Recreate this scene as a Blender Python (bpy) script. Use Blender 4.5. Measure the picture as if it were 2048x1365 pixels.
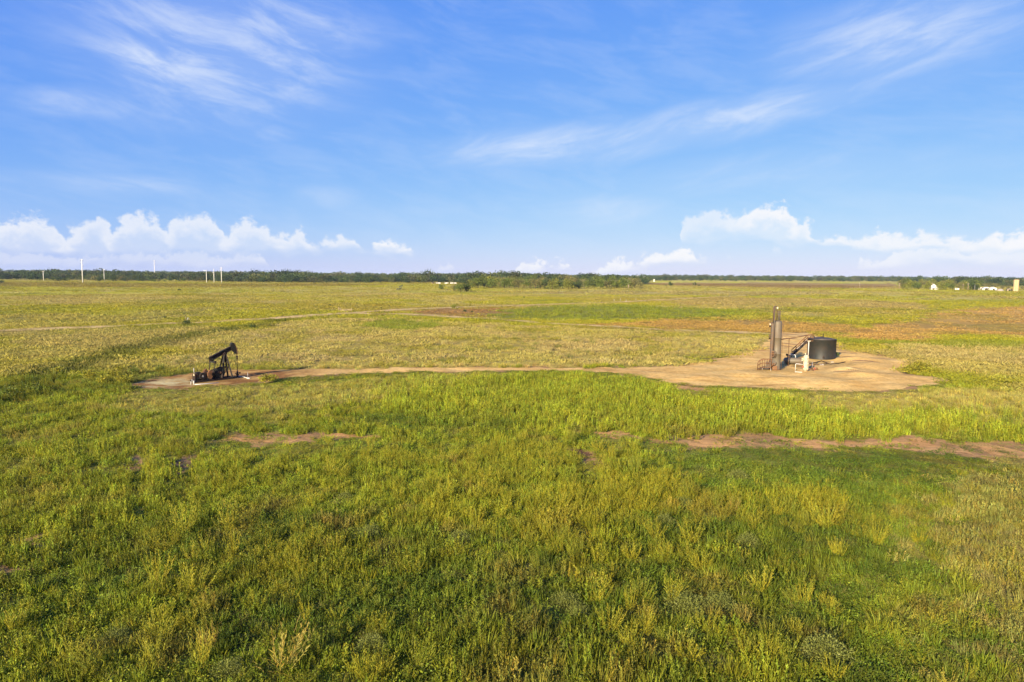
import bpy, math, random
import numpy as np
from mathutils import Vector, Matrix, Euler

R = math.radians
for o in list(bpy.data.objects):
    bpy.data.objects.remove(o)
SC = bpy.context.scene
COL = SC.collection

# ------------------------------------------------------------------ camera
H = 12.0                      # drone height
FPX = 1365.0                  # focal length in pixels of the 2048 px wide photograph
cam = bpy.data.cameras.new('camera')
cam.lens = 24.0; cam.sensor_width = 36.0; cam.clip_start = 0.5; cam.clip_end = 60000
camo = bpy.data.objects.new('camera', cam); COL.objects.link(camo)
CR = Matrix.Rotation(R(90 - 5.503), 3, 'X') @ Matrix.Rotation(R(0.42), 3, 'Z')
camo.matrix_world = Matrix.Translation((0, 0, H)) @ CR.to_4x4()
SC.camera = camo

def pix_dir(px, py):
    v = CR @ Vector(((px - 1024.0) / FPX, -(py - 682.5) / FPX, -1.0))
    return v.normalized()
def gp(px, py, z=0.0):
    """point of the level ground seen at a pixel of the photograph"""
    d = pix_dir(px, py); t = (z - H) / d.z
    return Vector((d.x * t, d.y * t, z))
def at(px, py, Y):
    """point on the sight line at world distance Y"""
    d = pix_dir(px, py); t = Y / d.y
    return Vector((d.x * t, Y, H + d.z * t))
def azel(px, py):
    d = pix_dir(px, py)
    return math.degrees(math.atan2(d.x, d.y)), math.degrees(math.asin(d.z))

# ------------------------------------------------------------------ light
SUN_ELEV, SUN_TO = 18.5, 30.5      # sun height; heading (right of straight ahead) the shadows fall towards
EXPOSURE = 1.38
SUN_POWER, SKY_POWER = 5.0, 0.08
sun = bpy.data.lights.new('sun', 'SUN'); sun.energy = SUN_POWER; sun.angle = R(0.53); sun.color = (1.0, 0.83, 0.58)
suno = bpy.data.objects.new('sun', sun); COL.objects.link(suno)
sd = Vector((math.sin(R(SUN_TO)) * math.cos(R(SUN_ELEV)), math.cos(R(SUN_TO)) * math.cos(R(SUN_ELEV)), -math.sin(R(SUN_ELEV))))
suno.rotation_euler = sd.to_track_quat('-Z', 'Y').to_euler()
SC.view_settings.view_transform = 'Standard'; SC.view_settings.look = 'None'
SC.view_settings.exposure = EXPOSURE; SC.view_settings.gamma = 1.0; SC.view_settings.use_curve_mapping = False

def build_world():
    w = bpy.data.worlds.new('World'); SC.world = w; w.use_nodes = True
    w.cycles.sampling_method = 'MANUAL'; w.cycles.sample_map_resolution = 256
    nt = w.node_tree; nt.nodes.clear(); N = nt.nodes; L = nt.links
    def math_(op, a, b=None, c=None, clamp=False):
        n = N.new('ShaderNodeMath'); n.operation = op; n.use_clamp = clamp
        for i, v in enumerate((a, b, c)):
            if v is None: continue
            if isinstance(v, (int, float)): n.inputs[i].default_value = v
            else: L.new(v, n.inputs[i])
        return n.outputs[0]
    def sstep(v, lo, hi):
        n = N.new('ShaderNodeMapRange'); n.interpolation_type = 'SMOOTHSTEP'
        L.new(v, n.inputs[0]); n.inputs[1].default_value = lo; n.inputs[2].default_value = hi
        return n.outputs[0]
    sky = N.new('ShaderNodeTexSky'); sky.sky_type = 'NISHITA'; sky.sun_disc = False
    sky.sun_elevation = R(SUN_ELEV); sky.sun_rotation = R(180 + SUN_TO)
    sky.altitude = 300; sky.air_density = 1.0; sky.dust_density = 0.1; sky.ozone_density = 2.2
    tc = N.new('ShaderNodeTexCoord'); sx = N.new('ShaderNodeSeparateXYZ'); L.new(tc.outputs['Generated'], sx.inputs[0])
    az = math_('MULTIPLY', math_('ARCTAN2', sx.outputs[0], sx.outputs[1]), 57.29578)
    el = math_('MULTIPLY', math_('ARCSINE', sx.outputs[2]), 57.29578)
    cb = N.new('ShaderNodeCombineXYZ'); L.new(az, cb.inputs[0]); L.new(el, cb.inputs[1]); P = cb.outputs[0]
    def noise(vec, scale, detail, rough, dist=0.0):
        n = N.new('ShaderNodeTexNoise'); n.noise_dimensions = '2D'
        n.inputs['Scale'].default_value = scale; n.inputs['Detail'].default_value = detail
        n.inputs['Roughness'].default_value = rough; n.inputs['Distortion'].default_value = dist
        L.new(vec, n.inputs['Vector']); return n
    def mapped(loc, ang, scl, src=P):
        m = N.new('ShaderNodeMapping'); m.vector_type = 'TEXTURE'
        m.inputs['Location'].default_value = (loc[0], loc[1], 0); m.inputs['Rotation'].default_value = (0, 0, R(ang))
        m.inputs['Scale'].default_value = (scl[0], scl[1], 1); L.new(src, m.inputs['Vector']); return m.outputs[0]
    def length(v):
        n = N.new('ShaderNodeVectorMath'); n.operation = 'LENGTH'; L.new(v, n.inputs[0]); return n.outputs['Value']
    # ---- the clear sky: the physical model, graded channel by channel towards the deep blue of the photograph
    sp = N.new('ShaderNodeSeparateColor'); L.new(sky.outputs[0], sp.inputs[0])
    G = 1.0 / (SKY_POWER * 2 ** EXPOSURE)
    cc = N.new('ShaderNodeCombineColor')
    for i, (k, p) in enumerate(((0.089, 0.90), (0.183, 0.625), (0.785, 0.10))):
        L.new(math_('MULTIPLY', math_('POWER', sp.outputs[i], p), k * G), cc.inputs[i])
    # ---- cirrus
    warp = noise(mapped((0, 0), 0, (11, 9)), 1.0, 1, 0.5)
    wv = N.new('ShaderNodeVectorMath'); wv.operation = 'MULTIPLY_ADD'
    L.new(warp.outputs['Color'], wv.inputs[0]); wv.inputs[1].default_value = (4.0, 1.4, 0); L.new(P, wv.inputs[2])
    PW = wv.outputs[0]
    cir = None
    grain = {}
    for key, ang_, seed_ in (('fall', -11, 11.0), ('rise', 13, 43.0)):
        nn = noise(mapped((seed_, seed_ * 0.7), ang_, (7.0, 1.7), PW), 1.0, 6, 0.62, 0.2)
        grain[key] = sstep(nn.outputs[0], 0.33, 0.78)
    def streak(p0, p1, width, key, amount):
        nonlocal cir
        a = azel(*p0); b = azel(*p1)
        c = ((a[0] + b[0]) / 2 + 2.0, (a[1] + b[1]) / 2 + 0.7)
        ang = math.degrees(math.atan2(b[1] - a[1], b[0] - a[0])); Ln = math.hypot(b[0] - a[0], b[1] - a[1]) / 2
        msk = sstep(length(mapped(c, ang, (Ln, width), PW)), 1.0, 0.1)
        val = math_('MULTIPLY', math_('MULTIPLY_ADD', grain[key], 0.72, 0.28 if key == 'fall' else 0.36), math_('MULTIPLY', msk, amount))
        cir = val if cir is None else math_('MAXIMUM', cir, val)
    streak((-100, 30), (860, 130), 8.5, 'fall', 0.66)
    streak((30, 60), (540, 165), 2.4, 'fall', 0.88)
    streak((250, 20), (860, 70), 4.0, 'fall', 0.60)
    streak((-80, 190), (360, 215), 1.8, 'fall', 0.5)
    streak((740, 320), (1500, 235), 2.3, 'rise', 0.66)
    streak((900, 335), (2150, 70), 2.4, 'rise', 0.62)
    streak((1450, 120), (2250, 0), 4.6, 'rise', 0.62)
    streak((1020, 420), (1420, 410), 2.6, 'rise', 0.36)
    streak((-40, 345), (460, 385), 1.5, 'fall', 0.34)
    streak((1050, 370), (2250, 290), 2.2, 'rise', 0.28)
    streak((480, 270), (660, 275), 1.3, 'fall', 0.34)
    streak((540, 395), (780, 400), 1.6, 'fall', 0.30)
    cir = math_('MAXIMUM', cir, math_('MULTIPLY', grain['fall'], 0.13))
    cir = math_('MULTIPLY', cir, sstep(el, 0.5, 4.5))
    # ---- cumulus along the horizon: crisp heads over thin pale bases; outlines are curves over the compass, broken by fractal noise
    n1 = noise(mapped((0, 0), 0, (1.1, 0.95)), 1.0, 6, 0.66, 0.1)
    n2 = noise(mapped((40, 0), 0, (3.2, 1.3)), 1.0, 2, 0.6, 0.0)
    n1c = math_('SUBTRACT', n1.outputs[0], 0.5); n2c = math_('SUBTRACT', n2.outputs[0], 0.5)
    u = math_('MULTIPLY_ADD', math_('MULTIPLY_ADD', n2c, 1.5, az), 1 / 90.0, 0.5)
    def curve(pts, scale):
        n = N.new('ShaderNodeFloatCurve'); n.inputs[0].default_value = 1.0; L.new(u, n.inputs['Value'])
        c = n.mapping.curves[0]; n.mapping.use_clip = False
        pts = sorted(pts)
        while len(c.points) < len(pts): c.points.new(0.5, 0.5)
        for p, (x, y) in zip(c.points, pts): p.location = (x, y / scale); p.handle_type = 'VECTOR'
        n.mapping.update(); return math_('MULTIPLY', n.outputs[0], scale)
    def layer(tops, bottoms, gains, soft):
        def conv(lst): return [(azel(x, y)[0] / 90.0 + 0.5, azel(x, y)[1]) for x, y in lst]
        top = curve([(0, 0.0)] + conv(tops) + [(1, 0.0)], 16.0); bot = curve([(0, 0.0)] + conv(bottoms) + [(1, 0.0)], 16.0)
        gain = curve([(0, 0.4)] + [(azel(x, 500)[0] / 90.0 + 0.5, g_) for x, g_ in gains] + [(1, 0.4)], 1.0)
        depth = math_('ADD', math_('SUBTRACT', top, el), math_('MULTIPLY', n1c, 2.3))
        head = sstep(depth, -0.05, soft)
        fade = math_('MULTIPLY_ADD', sstep(depth, 0.6, 2.3), -0.58, 1.0)
        floor = sstep(math_('ADD', math_('SUBTRACT', el, bot), math_('MULTIPLY', n2c, 1.6)), -0.2, 0.75)
        return math_('MULTIPLY', math_('MULTIPLY', head, fade), math_('MULTIPLY', floor, gain))
    NONE = 590
    la = layer([(-80, 446), (-20, 440), (40, 430), (75, 428), (105, 440), (130, 478), (150, 448), (185, 422), (208, 434), (222, 462), (244, 428), (280, 423), (315, 430), (332, 456),
                (350, 430), (400, 424), (430, 430), (448, 474), (470, 440), (505, 434), (540, 452), (556, 466), (575, 470), (594, 452), (612, 470), (630, 488), (655, 474), (690, 464), (712, 478),
                (726, 498), (745, 484), (785, 477), (815, 488), (836, 520), (850, NONE), (1350, NONE), (1364, 440), (1400, 420), (1440, 414), (1466, 430), (1490, 422), (1515, 408), (1540, 404),
                (1575, 412), (1588, 440), (1612, 430), (1632, 462), (1640, 484), (1660, 470), (1690, 464), (1706, 480), (1728, 468), (1755, 455), (1790, 462), (1805, 472), (1840, 459), (1875, 464),
                (1890, 476), (1925, 464), (1950, 478), (1985, 466), (2015, 458), (2060, 462), (2150, 470)],
               [(-80, 512), (300, 515), (620, 512), (700, 506), (840, 512), (880, 520), (1340, 490), (1500, 486), (1630, 492), (1700, 508), (2150, 512)],
               [(0, 0.74), (120, 0.68), (620, 0.66), (660, 0.62), (720, 0.66), (760, 0.9), (840, 0.85), (1360, 0.55), (1440, 0.55), (1500, 0.88), (1560, 0.92), (1620, 0.7), (1650, 0.8), (1700, 0.72), (1760, 0.8), (1900, 0.75), (2020, 0.92), (2150, 0.9)], 0.62)
    lb = layer([(-80, 505), (60, 496), (140, 510), (380, 496), (420, 508), (520, 500), (540, 540), (556, 522), (572, NONE), (860, NONE), (880, 532), (905, 528), (925, NONE), (1020, NONE),
                (1040, 524), (1070, 519), (1092, 532), (1118, 520), (1140, 532), (1155, NONE), (1168, 545), (1190, 538), (1210, 528), (1235, 514), (1262, 524), (1290, 508), (1330, 502), (1365, 491),
                (1390, 500), (1418, 516), (1432, NONE), (1448, 520), (1468, 512), (1484, NONE), (1525, NONE), (1540, 490), (1565, 492), (1580, NONE), (1690, NONE), (1712, 520), (1740, 516), (1765, 530),
                (1790, 496), (1840, 488), (1900, 492), (1960, 500), (2040, 494), (2150, 500)],
               [(-80, 540), (500, 538), (900, 542), (1060, 544), (1190, 552), (1360, 534), (1560, 504), (1720, 542), (1850, 530), (2150, 535)],
               [(0, 0.36), (500, 0.34), (530, 0.55), (900, 0.5), (1000, 0.8), (1140, 0.85), (1200, 0.75), (1360, 0.92), (1480, 0.8), (1550, 0.5), (1730, 0.6), (2150, 0.5)], 0.5)
    alpha = math_('MAXIMUM', la, lb, clamp=True)
    mixc = N.new('ShaderNodeMix'); mixc.data_type = 'RGBA'; L.new(cir, mixc.inputs[0])
    L.new(cc.outputs[0], mixc.inputs[6]); mixc.inputs[7].default_value = (0.78 * G, 0.86 * G, 1.0 * G, 1)
    mixk = N.new('ShaderNodeMix'); mixk.data_type = 'RGBA'; L.new(alpha, mixk.inputs[0])
    L.new(mixc.outputs[2], mixk.inputs[6]); mixk.inputs[7].default_value = (0.97 * G, 0.965 * G, 0.985 * G, 1)
    bg = N.new('ShaderNodeBackground'); bg.inputs[1].default_value = SKY_POWER; L.new(mixk.outputs[2], bg.inputs[0])
    out = N.new('ShaderNodeOutputWorld'); L.new(bg.outputs[0], out.inputs[0])
build_world()
cy = SC.cycles
cy.max_bounces = 5; cy.diffuse_bounces = 2; cy.glossy_bounces = 2; cy.transmission_bounces = 3; cy.volume_bounces = 0

# ------------------------------------------------------------------ helpers
rng = np.random.default_rng(7)
random.seed(5)

def _hash(ix, iy, seed):
    h = (ix.astype(np.int64) * 374761393 + iy.astype(np.int64) * 668265263 + seed * 1442695041) & 0x7fffffff
    h = ((h ^ (h >> 13)) * 1274126177) & 0x7fffffff
    h = (h ^ (h >> 16)) & 0x7fffffff
    return (h % 100003) / 100003.0
def vnoise(x, y, seed=0):
    ix = np.floor(x); iy = np.floor(y); fx = x - ix; fy = y - iy
    fx = fx * fx * (3 - 2 * fx); fy = fy * fy * (3 - 2 * fy)
    a = _hash(ix, iy, seed); b = _hash(ix + 1, iy, seed); c = _hash(ix, iy + 1, seed); d = _hash(ix + 1, iy + 1, seed)
    return (a * (1 - fx) + b * fx) * (1 - fy) + (c * (1 - fx) + d * fx) * fy
def fbm(x, y, scale, octv=4, seed=0, rough=0.5):
    x = np.asarray(x, float) / scale; y = np.asarray(y, float) / scale
    s = 0.0; amp = 1.0; tot = 0.0
    for k in range(octv):
        s = s + amp * vnoise(x + 17.3 * k, y - 9.1 * k, seed + k * 13); tot += amp
        amp *= rough; x = x * 2.03; y = y * 2.03
    return s / tot
def smooth(v, a, b):
    t = np.clip((v - a) / (b - a), 0, 1); return t * t * (3 - 2 * t)
def pip(poly, x, y):
    inside = np.zeros(np.shape(x), bool); n = len(poly)
    for i in range(n):
        x1, y1 = poly[i]; x2, y2 = poly[(i + 1) % n]
        if y1 == y2: continue
        c = ((y1 > y) != (y2 > y)) & (x < (x2 - x1) * (y - y1) / (y2 - y1) + x1)
        inside ^= c
    return inside
def seg_dist(pts, x, y):
    best = np.full(np.shape(x), 1e9)
    for (x1, y1), (x2, y2) in zip(pts[:-1], pts[1:]):
        dx, dy = x2 - x1, y2 - y1; L2 = dx * dx + dy * dy + 1e-9
        t = np.clip(((x - x1) * dx + (y - y1) * dy) / L2, 0, 1)
        best = np.minimum(best, np.hypot(x - x1 - t * dx, y - y1 - t * dy))
    return best
def gpoly(pts): return [tuple(gp(*p)[:2]) for p in pts]

MATS = {}
def new_mat(name):
    m = bpy.data.materials.new(name); m.use_nodes = True; MATS[name] = m
    return m, m.node_tree, m.node_tree.nodes['Principled BSDF']
def painted(name, col, rough=0.6, metal=0.0, rust=None, amount=0.45, scale=3.0, bump=0.15):
    """paint or metal with blotchy wear of a second colour"""
    m, nt, b = new_mat(name); N = nt.nodes; L = nt.links
    b.inputs['Roughness'].default_value = rough; b.inputs['Metallic'].default_value = metal; b.inputs['Specular IOR Level'].default_value = 0.3
    tc = N.new('ShaderNodeTexCoord'); n = N.new('ShaderNodeTexNoise'); n.inputs['Scale'].default_value = scale
    n.inputs['Detail'].default_value = 8; n.inputs['Roughness'].default_value = 0.65; L.new(tc.outputs['Object'], n.inputs['Vector'])
    r = N.new('ShaderNodeValToRGB'); L.new(n.outputs[0], r.inputs[0])
    rust = rust or tuple(c * 0.6 for c in col)
    r.color_ramp.elements[0].position = 0.62 - amount * 0.5; r.color_ramp.elements[0].color = (*col, 1)
    r.color_ramp.elements[1].position = 0.80 - amount * 0.3; r.color_ramp.elements[1].color = (*rust, 1)
    L.new(r.outputs[0], b.inputs['Base Color'])
    bp = N.new('ShaderNodeBump'); bp.inputs['Strength'].default_value = bump; bp.inputs['Distance'].default_value = 0.02
    L.new(n.outputs[0], bp.inputs['Height']); L.new(bp.outputs[0], b.inputs['Normal'])
    return m

class MB:
    """collects shapes, builds ONE mesh object"""
    def __init__(s): s.v = []; s.f = []; s.sm = []
    def add(s, vs, fs, smooth=False):
        o = len(s.v); s.v += [tuple(v) for v in vs]; s.f += [[o + i for i in f] for f in fs]; s.sm += [smooth] * len(fs)
        return s
    def box(s, c, d, M=None):
        hx, hy, hz = d[0] / 2, d[1] / 2, d[2] / 2
        vs = [Vector((x, y, z)) for z in (-hz, hz) for y in (-hy, hy) for x in (-hx, hx)]
        if M is not None: vs = [M @ v for v in vs]
        vs = [v + Vector(c) for v in vs]
        return s.add(vs, [(0, 2, 3, 1), (4, 5, 7, 6), (0, 1, 5, 4), (2, 6, 7, 3), (0, 4, 6, 2), (1, 3, 7, 5)])
    def beam(s, a, b, w, h, up=(0, 0, 1)):
        a = Vector(a); b = Vector(b); x = (b - a); L = x.length; x.normalize()
        y = Vector(up).cross(x)
        if y.length < 1e-4: y = Vector((0, 1, 0)).cross(x)
        y.normalize(); z = x.cross(y)
        return s.box((a + b) / 2, (L, w, h), Matrix((x, y, z)).transposed())
    def tube(s, a, b, r0, r1=None, n=10, cap=True):
        return s.poly([a, b], [r0, r0 if r1 is None else r1], n, cap)
    def poly(s, pts, rs, n=8, cap=True):
        pts = [Vector(p) for p in pts]
        if isinstance(rs, (int, float)): rs = [rs] * len(pts)
        vs = []; ref = None
        for i, p in enumerate(pts):
            t = (pts[min(i + 1, len(pts) - 1)] - pts[max(i - 1, 0)]).normalized()
            if ref is None: ref = Vector((0, 0, 1)) if abs(t.z) < 0.9 else Vector((1, 0, 0))
            u = ref - t * ref.dot(t)
            if u.length < 1e-4: u = t.orthogonal()
            u.normalize(); w = t.cross(u); ref = u
            for k in range(n):
                a = 2 * math.pi * k / n; vs.append(p + (u * math.cos(a) + w * math.sin(a)) * rs[i])
        fs = []
        for i in range(len(pts) - 1):
            for k in range(n):
                k2 = (k + 1) % n; fs.append((i * n + k, i * n + k2, (i + 1) * n + k2, (i + 1) * n + k))
        s.add(vs, fs, True)
        if cap:
            o = len(s.v) - len(vs)
            s.f.append([o + k for k in reversed(range(n))]); s.sm.append(False)
            s.f.append([o + (len(pts) - 1) * n + k for k in range(n)]); s.sm.append(False)
        return s
    def lathe(s, c, prof, n=32, smooth=True, cap=True, a0=0):
        c = Vector(c); vs = []; fs = []
        for (r, z) in prof:
            for k in range(n):
                a = a0 + 2 * math.pi * k / n; vs.append(c + Vector((r * math.cos(a), r * math.sin(a), z)))
        for i in range(len(prof) - 1):
            for k in range(n):
                k2 = (k + 1) % n; fs.append((i * n + k, i * n + k2, (i + 1) * n + k2, (i + 1) * n + k))
        s.add(vs, fs, smooth)
        o = len(s.v) - len(vs)
        if cap:
            s.f.append([o + k for k in reversed(range(n))]); s.sm.append(False)
            s.f.append([o + (len(prof) - 1) * n + k for k in range(n)]); s.sm.append(False)
        return s
    def prism(s, outline, y0, y1):
        """outline in local x,z extruded along y"""
        n = len(outline)
        vs = [(x, y0, z) for x, z in outline] + [(x, y1, z) for x, z in outline]
        fs = [tuple(range(n)), tuple(range(2 * n - 1, n - 1, -1))] + [(i, i + n, (i + 1) % n + n, (i + 1) % n) for i in range(n)]
        return s.add(vs, fs)
    def build(s, name, mat, parent=None, bevel=0):
        me = bpy.data.meshes.new(name); me.from_pydata(s.v, [], s.f); me.update()
        me.polygons.foreach_set('use_smooth', s.sm)
        me.materials.append(mat)
        import bmesh
        bm = bmesh.new(); bm.from_mesh(me); bmesh.ops.recalc_face_normals(bm, faces=bm.faces); bm.to_mesh(me); bm.free()
        o = bpy.data.objects.new(name, me); COL.objects.link(o)
        if parent: o.parent = parent
        return o

def tag(o, label=None, cat=None, group=None, kind=None):
    if label: o['label'] = label
    if cat: o['category'] = cat
    if group: o['group'] = group
    if kind: o['kind'] = kind
    return o
def empty(name, loc, rz=0.0, scale=1.0):
    o = bpy.data.objects.new(name, None); COL.objects.link(o); o.location = loc
    o.rotation_euler = (0, 0, rz); o.scale = (scale,) * 3; o.empty_display_size = 0.3
    return o
def copy_tree(o, parent=None):
    c = o.copy(); COL.objects.link(c)
    if parent: c.parent = parent
    for ch in list(o.children): copy_tree(ch, c)
    return c

# ------------------------------------------------------------------ the lie of the land
PAD_BUMPS = [(gp(1640, 752), 2.6, 0.22), (gp(1690, 741), 2.2, 0.45), (gp(1745, 733), 4.0, 0.30), (gp(1590, 764), 4.5, 0.16),
             (gp(1480, 748), 4.0, 0.32), (gp(1660, 766), 4.0, 0.30), (gp(1770, 757), 4.5, 0.34), (gp(1720, 722), 3.5, 0.55), (gp(1420, 756), 3.5, 0.25), (gp(1715, 752), 3.0, 0.3), (gp(1545, 758), 3.0, 0.22)]
SITE_FLAT = [(gp(1600, 728), 11.0), (gp(435, 758), 7.0)]
def height(x, y):
    x = np.asarray(x, float); y = np.asarray(y, float); d = np.hypot(x, y)
    near = 1 - smooth(d, 150, 400)
    z = (fbm(x, y, 9.0, 3, 3) - 0.5) * 0.5 * near + (fbm(x, y, 3.0, 2, 9) - 0.5) * 0.14 * near
    flat = np.ones_like(z)
    for c, r in SITE_FLAT:
        flat = np.minimum(flat, smooth(np.hypot(x - c[0], y - c[1]), r * 0.75, r * 1.5))
    z = z * flat
    for c, r, h in PAD_BUMPS:
        z = z + h * np.exp(-(((x - c[0]) ** 2 + (y - c[1]) ** 2) / (2 * (r * 0.55) ** 2)))
    z = z + smooth(d, 1200, 5200) * (7 + 6 * fbm(x, y, 1800.0, 2, 21))
    return z
def hz(x, y): return float(height(np.array([x]), np.array([y]))[0])
def ground(px, py):
    p = gp(px, py); p.z = hz(p.x, p.y); return p

# dirt outlines, traced on the ground
DIRT_PAD = gpoly([(1005, 735.5), (1180, 736.5), (1300, 733), (1360, 729), (1450, 715), (1505, 702), (1525, 690), (1545, 672), (1562, 664), (1625, 666),
                  (1690, 690), (1700, 701), (1745, 711), (1812, 719), (1827, 729), (1800, 742), (1812, 751), (1850, 754), (1896, 755),
                  (1900, 763), (1880, 770), (1830, 779), (1760, 786), (1690, 785), (1560, 778), (1420, 772), (1340, 766), (1305, 755), (1245, 748), (1180, 744.5), (1005, 743)])
DIRT_WELL = gpoly([(262, 770), (300, 760), (345, 752), (420, 743), (480, 740), (620, 738), (800, 735), (1030, 735), (1030, 743), (800, 744), (690, 748),
                   (580, 757), (520, 764), (450, 771), (380, 777), (300, 777)])
TRACK_FAR = [tuple(gp(*p)[:2]) for p in [(-300, 676), (0, 662), (140, 656), (280, 650), (400, 645), (520, 639), (690, 627), (830, 618), (1000, 612.5), (1240, 604.5), (1400, 596), (1520, 590)]]
TRACK_MID = [tuple(gp(*p)[:2]) for p in [(690, 627), (780, 628), (900, 633), (1020, 641), (1150, 650), (1300, 658.5), (1450, 663.5), (1550, 668)]]
BARE = [gpoly(p) for p in (
    [(430, 869), (560, 870), (650, 868), (720, 869), (785, 870), (775, 878), (690, 878), (600, 877), (520, 882), (440, 880)],
    [(1180, 862), (1250, 864), (1300, 877), (1400, 872), (1450, 868), (1520, 872), (1600, 878), (1750, 882), (1830, 872), (1920, 882), (2120, 888), (2120, 916), (1960, 910),
     (1830, 902), (1700, 896), (1560, 896), (1480, 894), (1400, 893), (1290, 890), (1220, 880)],
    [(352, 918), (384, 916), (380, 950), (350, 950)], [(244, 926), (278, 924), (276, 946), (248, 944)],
    [(1130, 898), (1160, 896), (1210, 912), (1226, 934), (1200, 934), (1150, 914)],
    [(52, 1090), (74, 1086), (78, 1120), (56, 1130)], [(1345, 768), (1420, 776), (1425, 782), (1350, 776)])]
DITCH = [tuple(gp(*p)[:2]) for p in [(-80, 822), (20, 785), (110, 748), (210, 714), (300, 688), (390, 670), (520, 652), (560, 640)]]

# ground cover: colour of the plants, how dense, how tall
C_DARK = np.array((0.100, 0.134, 0.011)); C_MID = np.array((0.205, 0.228, 0.015)); C_YEL = np.array((0.262, 0.248, 0.015))
C_STRAW = np.array((0.40, 0.32, 0.110)); C_OLIVE = np.array((0.235, 0.195, 0.026)); C_SOIL = np.array((0.33, 0.165, 0.062))
C_SAND = np.array((0.50, 0.33, 0.14)); C_CROP = np.array((0.150, 0.175, 0.014)); C_BROWN = np.array((0.19, 0.12, 0.035))
C_PALE = np.array((0.37, 0.315, 0.075))
def mixc(a, b, t): return a * (1 - t[..., None]) + b * t[..., None]
REG = {k: gpoly(v) for k, v in dict(
    pasture=[(480, 668), (560, 645), (700, 636), (860, 640), (1010, 650), (1200, 658), (1420, 668), (1545, 676), (1505, 702), (1450, 714), (1300, 733), (1000, 736), (600, 737), (420, 742), (340, 750), (330, 715)],
    green_spot=[(735, 648), (770, 641), (860, 643), (880, 652), (840, 659), (750, 658)],
    crop=[(955, 628), (1000, 622), (1120, 613), (1260, 611), (1400, 618), (1490, 624), (1480, 634), (1380, 638), (1250, 640), (1080, 640), (980, 637)],
    rust1=[(820, 625), (870, 618), (1000, 618), (1010, 630), (960, 636), (880, 632)],
    rust2=[(1120, 648), (1300, 643), (1500, 640), (1700, 650), (1750, 660), (1640, 668), (1560, 667), (1400, 660), (1250, 656)],
    rust3=[(1655, 672), (1740, 655), (1830, 641), (1910, 620), (2000, 612), (2150, 612), (2150, 680), (1950, 672), (1800, 682), (1700, 680)],
    mauve=[(1330, 604), (1420, 597), (1600, 596), (1850, 608), (1850, 618), (1600, 614), (1420, 612), (1345, 610)],
    ryew=[(1860, 604), (1950, 598), (2150, 602), (2150, 613), (1990, 613), (1900, 622), (1820, 640), (1740, 654), (1700, 660), (1780, 640), (1850, 622)],
    farbrown=[(1290, 566), (1500, 566), (1795, 568), (1795, 576.5), (1600, 577), (1290, 570.5)],
    leftbrown=[(-200, 564), (200, 567), (560, 569), (760, 569), (700, 573), (300, 576), (-200, 573)],
    lefttan=[(-300, 640), (0, 632), (120, 628), (330, 636), (420, 643), (200, 650), (-300, 664)],
    farpink=[(1100, 583), (1400, 584), (1650, 583), (1700, 590), (1300, 591), (1080, 589)],
    straw_r=[(1900, 935), (2150, 905), (2150, 1400), (1990, 1400), (1930, 1250), (1900, 1130), (1830, 1060)],
    yellow_zone=[(640, 930), (860, 915), (1100, 880), (1300, 900), (1480, 1010), (1720, 1010), (1740, 1060), (1500, 1070), (1400, 1150), (1180, 1150), (1050, 1060), (850, 1040), (640, 1000)],
    straw_l=[(230, 792), (420, 776), (760, 757), (1000, 746), (1000, 756), (780, 800), (600, 830), (430, 836), (240, 818)],
    straw_b=[(1340, 780), (1560, 790), (1900, 782), (2100, 770), (2100, 800), (1700, 806), (1400, 796)],
    straw_m=[(1560, 800), (1760, 795), (2150, 780), (2150, 850), (1900, 838), (1700, 832)],
    straw_pasture_r=[(1760, 690), (1900, 690), (2150, 684), (2150, 730), (1900, 722), (1830, 712)],
    leafy=[(1290, 905), (1500, 902), (1750, 905), (1860, 930), (1800, 980), (1600, 1000), (1400, 985), (1290, 945)],
    reeds=[(760, 760), (1100, 745), (1250, 752), (1350, 775), (1560, 790), (1700, 830), (2048, 830), (2100, 880), (1800, 868), (1500, 866), (1250, 860), (900, 850), (760, 820)],
    strip=[(1640, 682), (1760, 684), (2150, 684), (2150, 692), (1900, 696), (1690, 690)],
).items()}
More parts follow.
